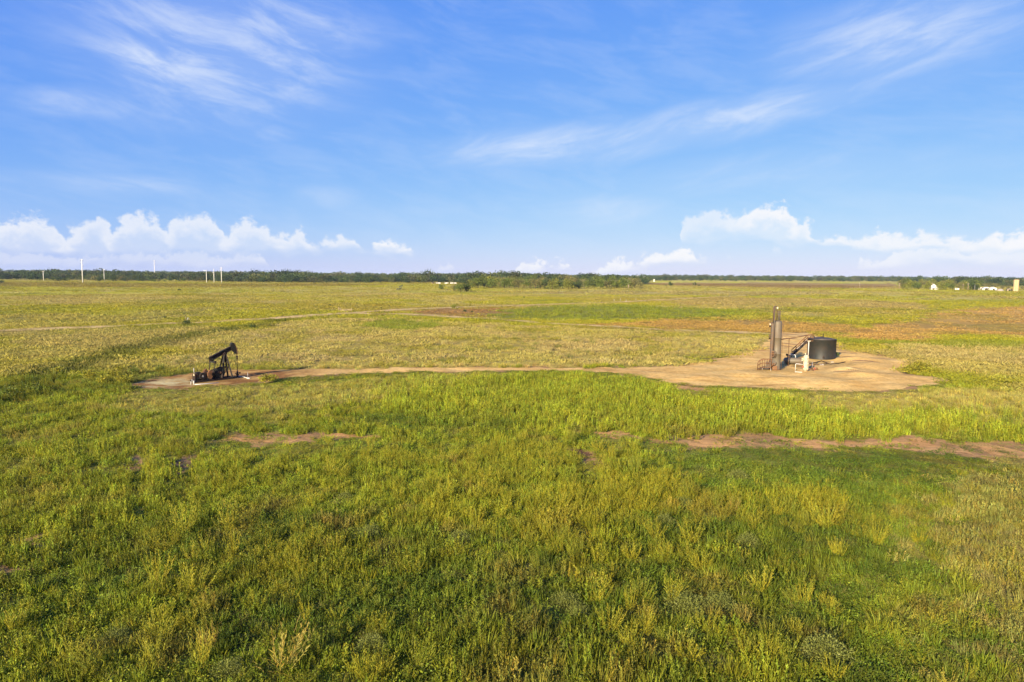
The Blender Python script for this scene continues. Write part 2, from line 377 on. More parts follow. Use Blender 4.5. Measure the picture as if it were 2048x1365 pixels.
def cover(x, y):
    """returns plant colour, density (0..1), height factor, dirt weight, dirt colour"""
    x = np.asarray(x, float); y = np.asarray(y, float); d = np.hypot(x, y)
    k = np.clip(d / 80.0, 0.35, 9.0); jx = (fbm(x, y, 0.9, 2, 321) - .5) * 6.0; jy = (fbm(x, y, 0.9, 2, 331) - .5) * 6.0
    near_ = 1 - smooth(d, 60, 120)
    wx = x + (fbm(x, y, 6.0, 3, 31) - 0.5) * 4.5 * k + jx * near_; wy = y + (fbm(x, y, 6.0, 3, 47) - 0.5) * 7.0 * k + jy * near_
    def reg(n): return pip(REG[n], wx, wy).astype(float)
    n1 = fbm(x, y, 14.0, 4, 61); n2 = fbm(x, y, 4.0, 3, 71); n3 = fbm(x, y, 60.0, 4, 81); n4 = fbm(x, y, 1.5, 2, 91); n5 = fbm(x, y, 190.0, 3, 95)
    # nearby weedy field
    col = mixc(np.broadcast_to(C_MID, x.shape + (3,)), C_DARK, smooth(n1 + (n4 - 0.5) * 0.2, 0.45, 0.68))
    yz_ = reg('yellow_zone'); col = mixc(col, C_YEL, smooth(n2 + (n1 - 0.5) * 0.8 + 0.10 * yz_, 0.52, 0.82) * (0.40 + 0.25 * yz_))
    col = mixc(col, C_BROWN * 0.9 + C_OLIVE * 0.25, smooth(fbm(x, y, 2.6, 3, 101), 0.60, 0.80) * 0.45)
    dens = 0.55 + 0.45 * n1 + 0.35 * (fbm(x, y, 1.6, 2, 361) - .3); hgt = 0.50 + 0.75 * n2
    # beyond the lane: drier pasture and fields
    far = smooth(d + (n1 - 0.5) * 30, 84, 108)
    fcol = mixc(np.broadcast_to(C_OLIVE * 1.25, x.shape + (3,)), C_YEL * 1.18, smooth(n3, 0.36, 0.62))
    fcol = mixc(fcol, C_PALE, smooth(n1 * 0.6 + n5 * 0.6, 0.58, 0.78) * 0.8)
    fcol = mixc(fcol, C_STRAW * 0.9, smooth(fbm(x, y, 33.0, 4, 111), 0.56, 0.70) * 0.6)
    fcol = mixc(fcol, C_CROP, smooth(fbm(x, y, 25.0, 3, 121), 0.60, 0.74) * 0.45)
    col = mixc(col, fcol, far); hgt = hgt * (1 - 0.35 * far)
    for name, c, a, hh in (('leftbrown', C_OLIVE * 0.72 + C_BROWN * 0.2, 0.85, .8), ('lefttan', C_PALE * 0.9, 0.6, .8),
                           ('pasture', None, 0.9, .8), ('green_spot', C_CROP * 1.25, 0.9, 1.1), ('mauve', C_STRAW * 0.62 + C_BROWN * 0.25, 0.8, .7),
                           ('farpink', C_STRAW * 0.75, 0.65, .7), ('crop', C_CROP * 1.15, 0.9, 1.2), ('rust1', C_SOIL * 0.75 + C_OLIVE * 0.2, 0.85, .5),
                           ('rust2', C_SOIL * 0.75 + C_OLIVE * 0.55, 0.82, .45), ('rust3', C_SOIL * 0.85 + C_OLIVE * 0.60, 0.88, .4), ('ryew', C_YEL * 1.0, 0.85, 1.0),
                           ('farbrown', C_BROWN * 1.05, 0.9, .6), ('straw_r', C_STRAW * 0.55 + C_OLIVE * 0.35, 0.55, .7), ('straw_m', C_STRAW * 0.55 + C_YEL * 0.45, 0.55, .8),
                           ('straw_l', C_STRAW * 0.5 + C_YEL * 0.5, 0.6, .7), ('straw_b', C_STRAW * 0.5 + C_YEL * 0.5, 0.6, .7), ('straw_pasture_r', C_STRAW * 0.85, 0.7, .8), ('leafy', C_DARK * 1.3, 0.7, .72), ('reeds', C_MID * 0.95 + C_CROP * 0.25, 0.65, 1.3), ('strip', C_CROP * 1.1, 0.8, 1.0)):
        w = reg(name) * a
        if c is None:
            c = mixc(mixc(np.broadcast_to(C_PALE * 1.0, x.shape + (3,)), C_STRAW * 0.92, smooth(n2 * 0.5 + n1 * 0.6, 0.48, 0.68)), C_YEL * 0.85, smooth(fbm(x, y, 8.0, 3, 131), 0.52, 0.7) * 0.7)
        else:
            c = np.broadcast_to(c, x.shape + (3,)) * (0.82 + 0.36 * n2)[..., None]
            if name in ('rust2', 'rust3', 'rust1'):
                c = mixc(c, C_YEL * 0.8, smooth(fbm(x, y, 16.0, 4, 141), 0.54, 0.68) * 0.45)
        col = mixc(col, c, w); hgt = hgt * (1 - w) + hh * w * (0.7 + 0.6 * n2)
        if name in ('rust1', 'rust2', 'rust3'): dens = dens * (1 - 0.72 * w)
        if name == 'farbrown': dens = dens * (1 - 0.6 * w)
    # ditch of rank dark weeds and shrubs
    dd = seg_dist(DITCH, wx * 0.35 + x * 0.65, wy * 0.35 + y * 0.65)
    w = (1 - smooth(dd, 1.0, 3.6)) * smooth(y, 40, 60)
    w = w * smooth(fbm(x, y, 5.0, 3, 371), 0.15, 0.42); col = mixc(col, C_DARK * 0.55, w * 0.8); hgt = hgt + w * 0.45; dens = dens + 0.4 * w
    # rank grass along the far edge of the dirt
    dirt = np.zeros_like(x); dcol = np.broadcast_to(C_SAND, x.shape + (3,)).copy()
    sx_ = x + (fbm(x, y, 1.5, 3, 155) - 0.5) * 3.4; sy_ = y + (fbm(x, y, 1.5, 3, 165) - 0.5) * 4.8
    for p in (DIRT_PAD, DIRT_WELL): dirt = np.maximum(dirt, pip(p, sx_, sy_))
    for p in BARE: dirt = np.maximum(dirt, pip(p, sx_ + (n4 - .5) * 1.2, sy_ + (n2 - 0.5) * 2.4) * 0.97)
    dirt = np.maximum(dirt, (seg_dist(TRACK_FAR, x, y) < 3.2) * 0.95)
    dirt = np.maximum(dirt, (seg_dist(TRACK_MID, x, y) < 2.4) * 0.9)
    return col, np.clip(dens, 0, 1.3), hgt, dirt, dcol

# ------------------------------------------------------------------ ground material and sheet
def soil_nodes(nt, b, colsock, bump=0.5):
    N = nt.nodes; L = nt.links
    tc = N.new('ShaderNodeTexCoord')
    n = N.new('ShaderNodeTexNoise'); n.inputs['Scale'].default_value = 2.3; n.inputs['Detail'].default_value = 10; n.inputs['Roughness'].default_value = 0.7
    n2 = N.new('ShaderNodeTexNoise'); n2.inputs['Scale'].default_value = 0.33; n2.inputs['Detail'].default_value = 6
    L.new(tc.outputs['Object'], n.inputs[0]); L.new(tc.outputs['Object'], n2.inputs[0])
    mr = N.new('ShaderNodeMapRange'); L.new(n.outputs[0], mr.inputs[0]); mr.inputs[1].default_value = .25; mr.inputs[2].default_value = .75
    mr.inputs[3].default_value = 0.62; mr.inputs[4].default_value = 1.38
    mr2 = N.new('ShaderNodeMapRange'); L.new(n2.outputs[0], mr2.inputs[0]); mr2.inputs[1].default_value = .3; mr2.inputs[2].default_value = .7
    mr2.inputs[3].default_value = 0.8; mr2.inputs[4].default_value = 1.2
    mu = N.new('ShaderNodeMath'); mu.operation = 'MULTIPLY'; L.new(mr.outputs[0], mu.inputs[0]); L.new(mr2.outputs[0], mu.inputs[1])
    vm = N.new('ShaderNodeVectorMath'); vm.operation = 'SCALE'; L.new(colsock, vm.inputs[0]); L.new(mu.outputs[0], vm.inputs['Scale'])
    L.new(vm.outputs[0], b.inputs['Base Color']); b.inputs['Roughness'].default_value = 0.95
    b.inputs['Specular IOR Level'].default_value = 0.1
    bp = N.new('ShaderNodeBump'); bp.inputs['Strength'].default_value = bump; bp.inputs['Distance'].default_value = 0.12
    L.new(n.outputs[0], bp.inputs['Height']); L.new(bp.outputs[0], b.inputs['Normal'])

def mesh_grid(name, X, Y, Z, colors, mat, closed=False):
    nr, nc = X.shape
    me = bpy.data.meshes.new(name)
    idx = np.arange(nr * nc).reshape(nr, nc)
    a = idx[:-1, :-1].ravel(); b_ = idx[:-1, 1:].ravel(); c = idx[1:, 1:].ravel(); d = idx[1:, :-1].ravel()
    quads = np.stack([a, b_, c, d], 1)
    if closed:
        quads = np.concatenate([quads, np.stack([idx[:-1, -1], idx[:-1, 0], idx[1:, 0], idx[1:, -1]], 1)])
    me.vertices.add(nr * nc); me.vertices.foreach_set('co', np.stack([X, Y, Z], -1).astype(np.float32).ravel())
    nq = len(quads); me.loops.add(nq * 4); me.polygons.add(nq)
    me.loops.foreach_set('vertex_index', quads.astype(np.int32).ravel())
    me.polygons.foreach_set('loop_start', np.arange(0, nq * 4, 4, dtype=np.int32))
    me.polygons.foreach_set('use_smooth', np.ones(nq, bool))
    me.update(calc_edges=True); me.validate()
    if colors is not None:
        at_ = me.color_attributes.new('cover', 'FLOAT_COLOR', 'POINT')
        rgba = np.ones((nr * nc, 4), np.float32); rgba[:, :3] = colors.reshape(-1, 3); at_.data.foreach_set('color', rgba.ravel())
    me.materials.append(mat)
    o = bpy.data.objects.new(name, me); COL.objects.link(o); return o

m, nt, b = new_mat('field_ground')
an = nt.nodes.new('ShaderNodeAttribute'); an.attribute_name = 'cover'; soil_nodes(nt, b, an.outputs['Color'], 0.8)

ang = np.concatenate([np.arange(-46, 46, 0.155), np.arange(46, 314, 4.0)])
ys = np.concatenate([np.arange(2.2, 60, 1.1), np.arange(60, 830, 2.2)])       # rows even in the picture
rr = np.concatenate([[20000.0, 11000.0], H * FPX / ys, [14.0, 8.0, 3.0, 0.02]])
TH, RR = np.meshgrid(np.radians(ang), rr)
GX = np.sin(TH) * RR; GY = np.cos(TH) * RR
GZ = height(GX, GY)
col, dens, hgt, dirt, dcol = cover(GX, GY)
dist = np.hypot(GX, GY)
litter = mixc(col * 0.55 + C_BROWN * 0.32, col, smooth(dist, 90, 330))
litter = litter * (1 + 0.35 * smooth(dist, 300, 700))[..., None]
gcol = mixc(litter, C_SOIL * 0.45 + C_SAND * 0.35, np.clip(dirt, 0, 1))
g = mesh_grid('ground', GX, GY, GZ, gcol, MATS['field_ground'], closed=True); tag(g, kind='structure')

# ------------------------------------------------------------------ dirt pads and tracks: sheets of their own, with ragged edges
def dirt_material(name, c1, c2, c3):
    m, nt, b = new_mat(name); N = nt.nodes; L = nt.links
    tc = N.new('ShaderNodeTexCoord')
    n = N.new('ShaderNodeTexNoise'); n.inputs['Scale'].default_value = 0.22; n.inputs['Detail'].default_value = 8; n.inputs['Roughness'].default_value = 0.6; n.inputs['Distortion'].default_value = 0.8
    L.new(tc.outputs['Object'], n.inputs[0])
    r = N.new('ShaderNodeValToRGB'); L.new(n.outputs[0], r.inputs[0])
    e = r.color_ramp.elements; e[0].position = 0.32; e[0].color = (*c1, 1); e[1].position = 0.68; e[1].color = (*c2, 1)
    x = e.new(0.5); x.color = tuple(0.5 * (p + q) for p, q in zip(c1, c2)) + (1,)
    an = N.new('ShaderNodeAttribute'); an.attribute_name = 'cover'
    mx = N.new('ShaderNodeMix'); mx.data_type = 'RGBA'; mx.blend_type = 'MULTIPLY'; mx.inputs[0].default_value = 1
    L.new(r.outputs[0], mx.inputs[6]); L.new(an.outputs['Color'], mx.inputs[7])
    soil_nodes(nt, b, mx.outputs[2], 0.6)
    return m
dirt_material('pad_dirt', (0.56, 0.345, 0.095), (0.63, 0.435, 0.150), None)
dirt_material('track_dirt', (0.47, 0.33, 0.13), (0.56, 0.41, 0.18), None)
dirt_material('red_dirt', (0.38, 0.20, 0.065), (0.50, 0.30, 0.115), None)
dirt_material('shaded_brown_soil', (0.10, 0.055, 0.028), (0.17, 0.095, 0.045), None)  # dark brown earth; shade lying in the pits is painted into this colour

def dirt_sheet(name, inside, bounds, step, matname, tint=None, lift=0.012):
    x0, y0, x1, y1 = bounds
    xs = np.arange(x0, x1, step); ysv = np.arange(y0, y1, step)
    X, Y = np.meshgrid(xs, ysv)
    M_ = inside(X + (fbm(X, Y, 2.0, 3, 151) - 0.5) * 1.3, Y + (fbm(X, Y, 2.0, 3, 161) - 0.5) * 1.9)
    Z = height(X, Y) + lift
    C = np.ones(X.shape + (3,)) if tint is None else tint(X, Y)
    keep = M_[:-1, :-1] & M_[1:, :-1] & M_[:-1, 1:] & M_[1:, 1:]
    nr, nc = X.shape; idx = np.arange(nr * nc).reshape(nr, nc)
    q = np.stack([idx[:-1, :-1][keep], idx[:-1, 1:][keep], idx[1:, 1:][keep], idx[1:, :-1][keep]], 1)
    used = np.unique(q); remap = -np.ones(nr * nc, int); remap[used] = np.arange(len(used)); q = remap[q]
    me = bpy.data.meshes.new(name)
    V = np.stack([X.ravel()[used], Y.ravel()[used], Z.ravel()[used]], 1)
    me.vertices.add(len(V)); me.vertices.foreach_set('co', V.astype(np.float32).ravel())
    me.loops.add(len(q) * 4); me.polygons.add(len(q)); me.loops.foreach_set('vertex_index', q.astype(np.int32).ravel())
    me.polygons.foreach_set('loop_start', np.arange(0, len(q) * 4, 4, dtype=np.int32)); me.polygons.foreach_set('use_smooth', np.ones(len(q), bool))
    me.update(calc_edges=True)
    a_ = me.color_attributes.new('cover', 'FLOAT_COLOR', 'POINT'); rgba = np.ones((len(V), 4), np.float32); rgba[:, :3] = C.reshape(-1, 3)[used]
    a_.data.foreach_set('color', rgba.ravel()); me.materials.append(MATS[matname])
    o = bpy.data.objects.new(name, me); COL.objects.link(o); tag(o, kind='structure'); return o
def bnd(p, m=2.0):
    xs = [q[0] for q in p]; ys_ = [q[1] for q in p]; return min(xs) - m, min(ys_) - m, max(xs) + m, max(ys_) + m
def spot(X, Y, px, py, r): c = gp(px, py); return np.exp(-((X - c.x) ** 2 + (Y - c.y) ** 2) / (2 * r * r))
def pad_tint(X, Y):
    C = np.ones(X.shape + (3,))
    # oil-darkened earth round the vessels, wheel tracks, a heap of pale sand
    st = np.clip(1.3 * spot(X, Y, 1600, 734, 2.4) + 1.0 * spot(X, Y, 1640, 727, 2.6) + .8 * spot(X, Y, 1545, 742, 1.6), 0, 1) * smooth(fbm(X, Y, 1.4, 3, 171), 0.35, 0.62)
    C = mixc(C, np.array((0.34, 0.36, 0.42)), st * 0.8)
    pale = np.clip(1.2 * spot(X, Y, 1687, 741, 1.3) + 0.8 * spot(X, Y, 1560, 750, 1.2) + .6 * spot(X, Y, 1600, 668, 8), 0, 1)
    C = mixc(C, np.array((1.22, 1.35, 1.7)), pale * smooth(fbm(X, Y, 1.2, 3, 181), 0.3, 0.6))
    tr = seg_dist([tuple(gp(*p)[:2]) for p in [(1180, 740), (1290, 743), (1370, 752), (1440, 765), (1560, 770)]], X, Y)
    w = np.exp(-((tr - 0.9) / 0.35) ** 2) * smooth(fbm(X, Y, 3.0, 2, 191), 0.3, 0.6)
    C = mixc(C, np.array((0.50, 0.40, 0.34)), w * 0.85)
    for pts_ in ([(1180, 739), (1330, 741), (1450, 752), (1600, 757), (1740, 752), (1800, 737)], [(1200, 741), (1340, 757), (1500, 766), (1680, 774), (1860, 764)], [(1560, 668), (1575, 690), (1530, 705), (1450, 722), (1330, 736)]):
        tr2 = seg_dist([tuple(gp(*p)[:2]) for p in pts_], X + (fbm(X, Y, 4.0, 2, 193) - .5), Y + (fbm(X, Y, 4.0, 2, 194) - .5))
        w2_ = np.exp(-((tr2 - 0.85) / 0.30) ** 2) * smooth(fbm(X, Y, 2.0, 3, 195), 0.28, 0.55)
        C = mixc(C, np.array((0.74, 0.64, 0.56)), w2_ * 0.6)
    for (px_, py_, r_, dk) in ((1700, 762, 1.0, .5), (1480, 742, 0.9, .4), (1770, 748, 1.2, .4), (1630, 752, 0.7, .5), (1400, 748, 0.8, .4)):
        C = mixc(C, np.array((0.58, 0.56, 0.58)), dk * spot(X, Y, px_, py_, r_) * smooth(fbm(X, Y, 0.8, 3, 197), 0.35, 0.6))
    fine = smooth(fbm(X, Y, 0.9, 3, 205), 0.55, 0.75) * 0.35; C = mixc(C, np.array((0.80, 0.74, 0.68)), fine); grey = smooth(fbm(X, Y, 5.0, 4, 201), 0.50, 0.68) * 0.55
    C = mixc(C, np.array((0.86, 0.82, 0.78)), grey)
    return C
def well_tint(X, Y):
    C = np.ones(X.shape + (3,)); n = fbm(X, Y, 1.8, 4, 211)
    red = np.clip(1.2 * spot(X, Y, 410, 764, 5.0) + spot(X, Y, 520, 752, 5) + spot(X, Y, 300, 768, 4), 0, 1)
    C = mixc(C, np.array((0.36, 0.26, 0.22)), red * (0.45 + 0.55 * smooth(n, 0.3, 0.6)))
    oil = np.clip(spot(X, Y, 430, 758, 1.7) + spot(X, Y, 470, 757, 1.0) + .9 * spot(X, Y, 395, 764, 1.2), 0, 1)
    C = mixc(C, np.array((0.28, 0.25, 0.25)), oil * 0.85)
    grey = spot(X, Y, 330, 767, 2.4) * smooth(fbm(X, Y, 1.0, 3, 221), 0.35, 0.6)
    C = mixc(C, np.array((0.75, 0.95, 1.35)), grey)
    return C
dirt_sheet('battery_pad', lambda x, y: pip(DIRT_PAD, x, y), bnd(DIRT_PAD), 0.25, 'pad_dirt', pad_tint)
dirt_sheet('well_pad', lambda x, y: pip(DIRT_WELL, x, y), bnd(DIRT_WELL), 0.22, 'pad_dirt', well_tint, lift=0.020)
for ib, p in enumerate(BARE):
    dirt_sheet('bare_earth', lambda x, y, p=p: pip(p, x, y) & (fbm(x, y, 1.3, 3, 231) > 0.42), bnd(p), 0.16, 'shaded_brown_soil' if ib in (2, 3, 4, 5) else 'red_dirt')
def track_sheet(name, pts, w, lift):
    lx, ly = [], []
    P = np.array(pts); seg = np.hypot(*np.diff(P, axis=0).T); s = np.concatenate([[0], np.cumsum(seg)])
    t = np.arange(0, s[-1], 1.2); cx = np.interp(t, s, P[:, 0]); cy = np.interp(t, s, P[:, 1])
    tx = np.gradient(cx); ty = np.gradient(cy); ln = np.hypot(tx, ty); nx, ny = -ty / ln, tx / ln
    cx = cx + (fbm(cx, cy, 25.0, 2, 241) - 0.5) * 1.2; cy = cy + (fbm(cx, cy, 25.0, 2, 251) - 0.5) * 1.2
    off = np.linspace(-1, 1, 9)
    wl = w * (0.75 + 0.6 * fbm(t, t * 0, 4.0, 3, 261))
    X = cx[:, None] + nx[:, None] * off[None] * wl[:, None]; Y = cy[:, None] + ny[:, None] * off[None] * wl[:, None]
    Z = height(X, Y) + lift
    C = np.ones(X.shape + (3,)); hump = np.exp(-(off / 0.28) ** 2)[None] * smooth(fbm(X, Y, 5.0, 2, 271), 0.3, 0.55)
    C = mixc(C, np.array((0.62, 0.72, 0.45)), hump * 0.8)
    o = mesh_grid(name, X, Y, Z, C, MATS['track_dirt']); tag(o, kind='structure')
track_sheet('dirt_track', TRACK_FAR, 2.7, 0.05)
track_sheet('dirt_track', TRACK_MID, 2.0, 0.04)

# ------------------------------------------------------------------ plants
def plant_material(name, color=None, trans=0.28):
    m, nt, b = new_mat(name); N = nt.nodes; L = nt.links
    va = N.new('ShaderNodeAttribute'); va.attribute_name = 'leaf'
    if color is None:
        ta = N.new('ShaderNodeAttribute'); ta.attribute_type = 'INSTANCER'; ta.attribute_name = 'tint'; src = ta.outputs['Color']
    else:
        rg = N.new('ShaderNodeRGB'); rg.outputs[0].default_value = (*color, 1); src = rg.outputs[0]
    mx = N.new('ShaderNodeMix'); mx.data_type = 'RGBA'; mx.blend_type = 'MULTIPLY'; mx.inputs[0].default_value = 1.0
    L.new(src, mx.inputs[6]); L.new(va.outputs['Color'], mx.inputs[7])
    b.inputs['Roughness'].default_value = 0.6; b.inputs['Specular IOR Level'].default_value = 0.22
    L.new(mx.outputs[2], b.inputs['Base Color'])
    tr = N.new('ShaderNodeBsdfTranslucent'); L.new(mx.outputs[2], tr.inputs[0])
    ms = N.new('ShaderNodeMixShader'); ms.inputs[0].default_value = trans
    L.new(b.outputs[0], ms.inputs[1]); L.new(tr.outputs[0], ms.inputs[2]); L.new(ms.outputs[0], N['Material Output'].inputs[0])
    return m

class Leaves:
    def __init__(s, seed): s.r = np.random.default_rng(seed); s.v = []; s.f = []; s.c = []
    def col(s, c, n):
        s.c += [c] * n
    def blade(s, p, d, L, w, droop, c, seg=2):
        """tapered bent blade from p along d"""
        p = np.array(p, float); d = np.array(d, float); d /= np.linalg.norm(d)
        a = s.r.uniform(0, 6.283); side = np.cross(d, (math.cos(a), math.sin(a), 0.3)); side /= (np.linalg.norm(side) + 1e-6)
        o = len(s.v); q = p.copy(); dd = d.copy()
        for i in range(seg):
            ww = w * (1 - 0.35 * i / seg) / 2
            s.v += [tuple(q - side * ww), tuple(q + side * ww)]
            q = q + dd * L / seg; dd = dd + np.array((0, 0, -droop)) / seg; dd /= np.linalg.norm(dd)
        s.v.append(tuple(q)); s.col(c, 2 * seg + 1)
        for i in range(seg - 1): s.f.append((o + 2 * i, o + 2 * i + 1, o + 2 * i + 3, o + 2 * i + 2))
        s.f.append((o + 2 * seg - 2, o + 2 * seg - 1, o + 2 * seg))
        return q
    def leaf(s, p, d, L, w, c):
        p = np.array(p, float); d = np.array(d, float); d /= np.linalg.norm(d) + 1e-9
        rv = s.r.normal(size=3); side = np.cross(d, rv); side /= (np.linalg.norm(side) + 1e-6)
        o = len(s.v); s.v += [tuple(p), tuple(p + d * L * .5 + side * w / 2), tuple(p + d * L), tuple(p + d * L * .5 - side * w / 2)]
        s.f.append((o, o + 1, o + 2, o + 3)); s.col(c, 4)
    def shade(s, lo=0.58, hi=1.42, hue=0.14):
        k = s.r.uniform(lo, hi); h = s.r.uniform(-hue, hue); return (k * (1 + h), k, k * (1 - h))
    def mesh(s, name, mat):
        me = bpy.data.meshes.new(name); me.from_pydata(s.v, [], s.f); me.update()
        a = me.color_attributes.new('leaf', 'FLOAT_COLOR', 'POINT')
        arr = np.ones((len(s.v), 4), np.float32); arr[:, :3] = np.array(s.c); a.data.foreach_set('color', arr.ravel())
        me.materials.append(mat); return me

def p_tuft(seed, n=46, rad=0.22, h=0.62, lean=0.45, w=0.022, droop=0.5):
    g = Leaves(seed)
    for i in range(n):
        a = g.r.uniform(0, 6.283); r = rad * math.sqrt(g.r.uniform()); l = g.r.uniform(0.1, 1) * lean
        b = a + g.r.normal() * 0.6
        g.blade((r * math.cos(a), r * math.sin(a), -0.04), (math.cos(b) * l, math.sin(b) * l, 1), h * g.r.uniform(0.5, 1.15), w * g.r.uniform(.7, 1.4), droop * g.r.uniform(.2, 1), g.shade())
    return g
def p_leafy(seed, n=95, rad=0.5, h=0.34, size=0.085):
    g = Leaves(seed)
    for i in range(n):
        a = g.r.uniform(0, 6.283); r = rad * math.sqrt(g.r.uniform()); z = h * g.r.uniform(0.05, 1) * (1 - 0.45 * (r / rad) ** 2)
        d = g.r.normal(size=3); d[2] = abs(d[2]) * 0.8 + 0.25
        g.leaf((r * math.cos(a), r * math.sin(a), z - 0.03), d, size * g.r.uniform(.7, 1.5), size * 0.55 * g.r.uniform(.7, 1.3), g.shade(.6, 1.35))
    for i in range(14):
        a = g.r.uniform(0, 6.283); r = rad * math.sqrt(g.r.uniform())
        g.blade((r * math.cos(a), r * math.sin(a), -.03), (g.r.normal() * .3, g.r.normal() * .3, 1), h * g.r.uniform(.8, 1.5), 0.014, .2, g.shade(.8, 1.4))
    return g
def plume(g, base, d0, Ls, curve, nleaf, ll, lw):
    p = np.array(base, float); d = np.array(d0, float); d /= np.linalg.norm(d); seg = 6
    pts = [p.copy()]
    for i in range(seg):
        p = p + d * Ls / seg; d = d + np.array((0, 0, curve)) / seg; d /= np.linalg.norm(d); pts.append(p.copy())
    c = g.shade(.8, 1.25)
    for i in range(0, seg, 2):
        dv = pts[i + 2] - pts[i]; g.blade(pts[i], dv, np.linalg.norm(dv) * 1.02, 0.012, 0, c, 1)
    for k in range(nleaf):
        t = 0.18 + 0.82 * (k + g.r.uniform()) / nleaf; x = t * seg; i = min(int(x), seg - 1)
        q = pts[i] + (pts[i + 1] - pts[i]) * (x - i); up = (pts[i + 1] - pts[i]); up /= np.linalg.norm(up)
        dd = up * 0.9 + g.r.normal(size=3) * 0.36
        g.leaf(q, dd, ll * g.r.uniform(.6, 1.3) * (1.25 - 0.6 * t), lw * g.r.uniform(.7, 1.3), tuple(x_ * y_ for x_, y_ in zip(c, g.shade(.8, 1.25, .06))))
def p_weed(seed, stems=17, h=0.95, spread=0.75, nleaf=16, lw=0.017):
    g = Leaves(seed)
    for i in range(stems):
        a = g.r.uniform(0, 6.283); sp = spread * g.r.uniform(0.15, 1.0)
        plume(g, (0.05 * math.cos(a), 0.05 * math.sin(a), -0.03), (math.cos(a) * sp, math.sin(a) * sp, 0.75), h * g.r.uniform(.7, 1.1), 1.1 * sp, nleaf, 0.12, lw)
    return g
def p_reed(seed, n=6, h=0.8, rad=0.35, nleaf=22):
    g = Leaves(seed)
    for i in range(n):
        a = g.r.uniform(0, 6.283); r = rad * math.sqrt(g.r.uniform())
        plume(g, (r * math.cos(a), r * math.sin(a), -0.04), (g.r.normal() * .14, g.r.normal() * .14, 1), h * g.r.uniform(.6, 1.15), 0.0, nleaf, 0.15, 0.026)
    return g
def p_straw(seed, n=100, rad=0.5, h=0.5):
    g = Leaves(seed); wind = g.r.uniform(0, 6.283)
    for i in range(n):
        a = g.r.uniform(0, 6.283); r = rad * math.sqrt(g.r.uniform())
        g.blade((r * math.cos(a), r * math.sin(a), -0.03), (math.cos(wind) * .5 + g.r.normal() * .45, math.sin(wind) * .5 + g.r.normal() * .6, 1), h * g.r.uniform(.4, 1.25), 0.009, g.r.uniform(.3, 1.8), g.shade(.75, 1.3, .05))
    return g
def p_patch(seed, n=110, rad=1.5, h=0.6, w=0.06):
    g = Leaves(seed)
    for i in range(n):
        a = g.r.uniform(0, 6.283); r = rad * math.sqrt(g.r.uniform())
        g.blade((r * math.cos(a), r * math.sin(a), -0.05), (g.r.normal() * .35, g.r.normal() * .35, 1), h * g.r.uniform(.4, 1.1), w * g.r.uniform(.7, 1.5), g.r.uniform(.1, .8), g.shade(.85, 1.15, .05))
    return g
PM = plant_material('field_plant')
PROTO = bpy.data.collections.new('plant_kinds')       # never linked: only read by the scatter
def proto(name, g):
    o = bpy.data.objects.new(name, g.mesh(name, PM)); PROTO.objects.link(o)
kinds = []
for i in range(4): kinds.append(('a%d_leafy' % i, p_leafy(100 + i, 95 + 10 * i, 0.45 + .05 * i)))
for i in range(4): kinds.append(('b%d_tuft' % i, p_tuft(200 + i, 44 + 6 * i, 0.2 + 0.03 * i, 0.55 + 0.07 * i)))
for i in range(4): kinds.append(('c%d_reed' % i, p_reed(300 + i)))
for i in range(3): kinds.append(('d%d_straw' % i, p_straw(400 + i)))
for i in range(4): kinds.append(('e%d_weed' % i, p_weed(500 + i, 18 + 3 * i, .72 + .06 * i)))
for i in range(4): kinds.append(('f%d_patch' % i, p_patch(600 + i)))
for n_, g_ in kinds: proto(n_, g_)
KIND = dict(leafy=(0, 4), tuft=(4, 4), reed=(8, 4), straw=(12, 3), weed=(15, 4), patch=(19, 4))

def scatter_object(name, pts, rot, scl, var, tint, collection, label=None):
    me = bpy.data.meshes.new(name); n = len(pts)
    me.vertices.add(n); me.vertices.foreach_set('co', pts.astype(np.float32).ravel())
    for an_, ty, arr in (('rot', 'FLOAT_VECTOR', rot), ('scl', 'FLOAT_VECTOR', scl)):
        a = me.attributes.new(an_, ty, 'POINT'); a.data.foreach_set('vector', arr.astype(np.float32).ravel())
    a = me.attributes.new('kind_index', 'INT', 'POINT'); a.data.foreach_set('value', var.astype(np.int32))
    a = me.attributes.new('tint', 'FLOAT_COLOR', 'POINT'); t4 = np.ones((n, 4), np.float32); t4[:, :3] = tint; a.data.foreach_set('color', t4.ravel())
    o = bpy.data.objects.new(name, me); COL.objects.link(o)
    ng = bpy.data.node_groups.new(name + '_scatter', 'GeometryNodeTree')
    ng.interface.new_socket('Geometry', in_out='INPUT', socket_type='NodeSocketGeometry')
    ng.interface.new_socket('Geometry', in_out='OUTPUT', socket_type='NodeSocketGeometry')
    N = ng.nodes; L = ng.links
    gi = N.new('NodeGroupInput'); go = N.new('NodeGroupOutput')
    ci = N.new('GeometryNodeCollectionInfo'); ci.inputs['Collection'].default_value = collection
    ci.inputs['Separate Children'].default_value = True; ci.inputs['Reset Children'].default_value = True
    ip = N.new('GeometryNodeInstanceOnPoints'); ip.inputs['Pick Instance'].default_value = True
    def named(nm, ty):
        q = N.new('GeometryNodeInputNamedAttribute'); q.data_type = ty; q.inputs['Name'].default_value = nm
        return [s for s in q.outputs if s.enabled and s.name == 'Attribute'][0]
    L.new(gi.outputs[0], ip.inputs['Points']); L.new(ci.outputs[0], ip.inputs['Instance'])
    L.new(named('kind_index', 'INT'), ip.inputs['Instance Index'])
    er = N.new('FunctionNodeEulerToRotation'); L.new(named('rot', 'FLOAT_VECTOR'), er.inputs[0]); L.new(er.outputs[0], ip.inputs['Rotation'])
    L.new(named('scl', 'FLOAT_VECTOR'), ip.inputs['Scale']); L.new(ip.outputs[0], go.inputs[0])
    md = o.modifiers.new('scatter', 'NODES'); md.node_group = ng
    return o

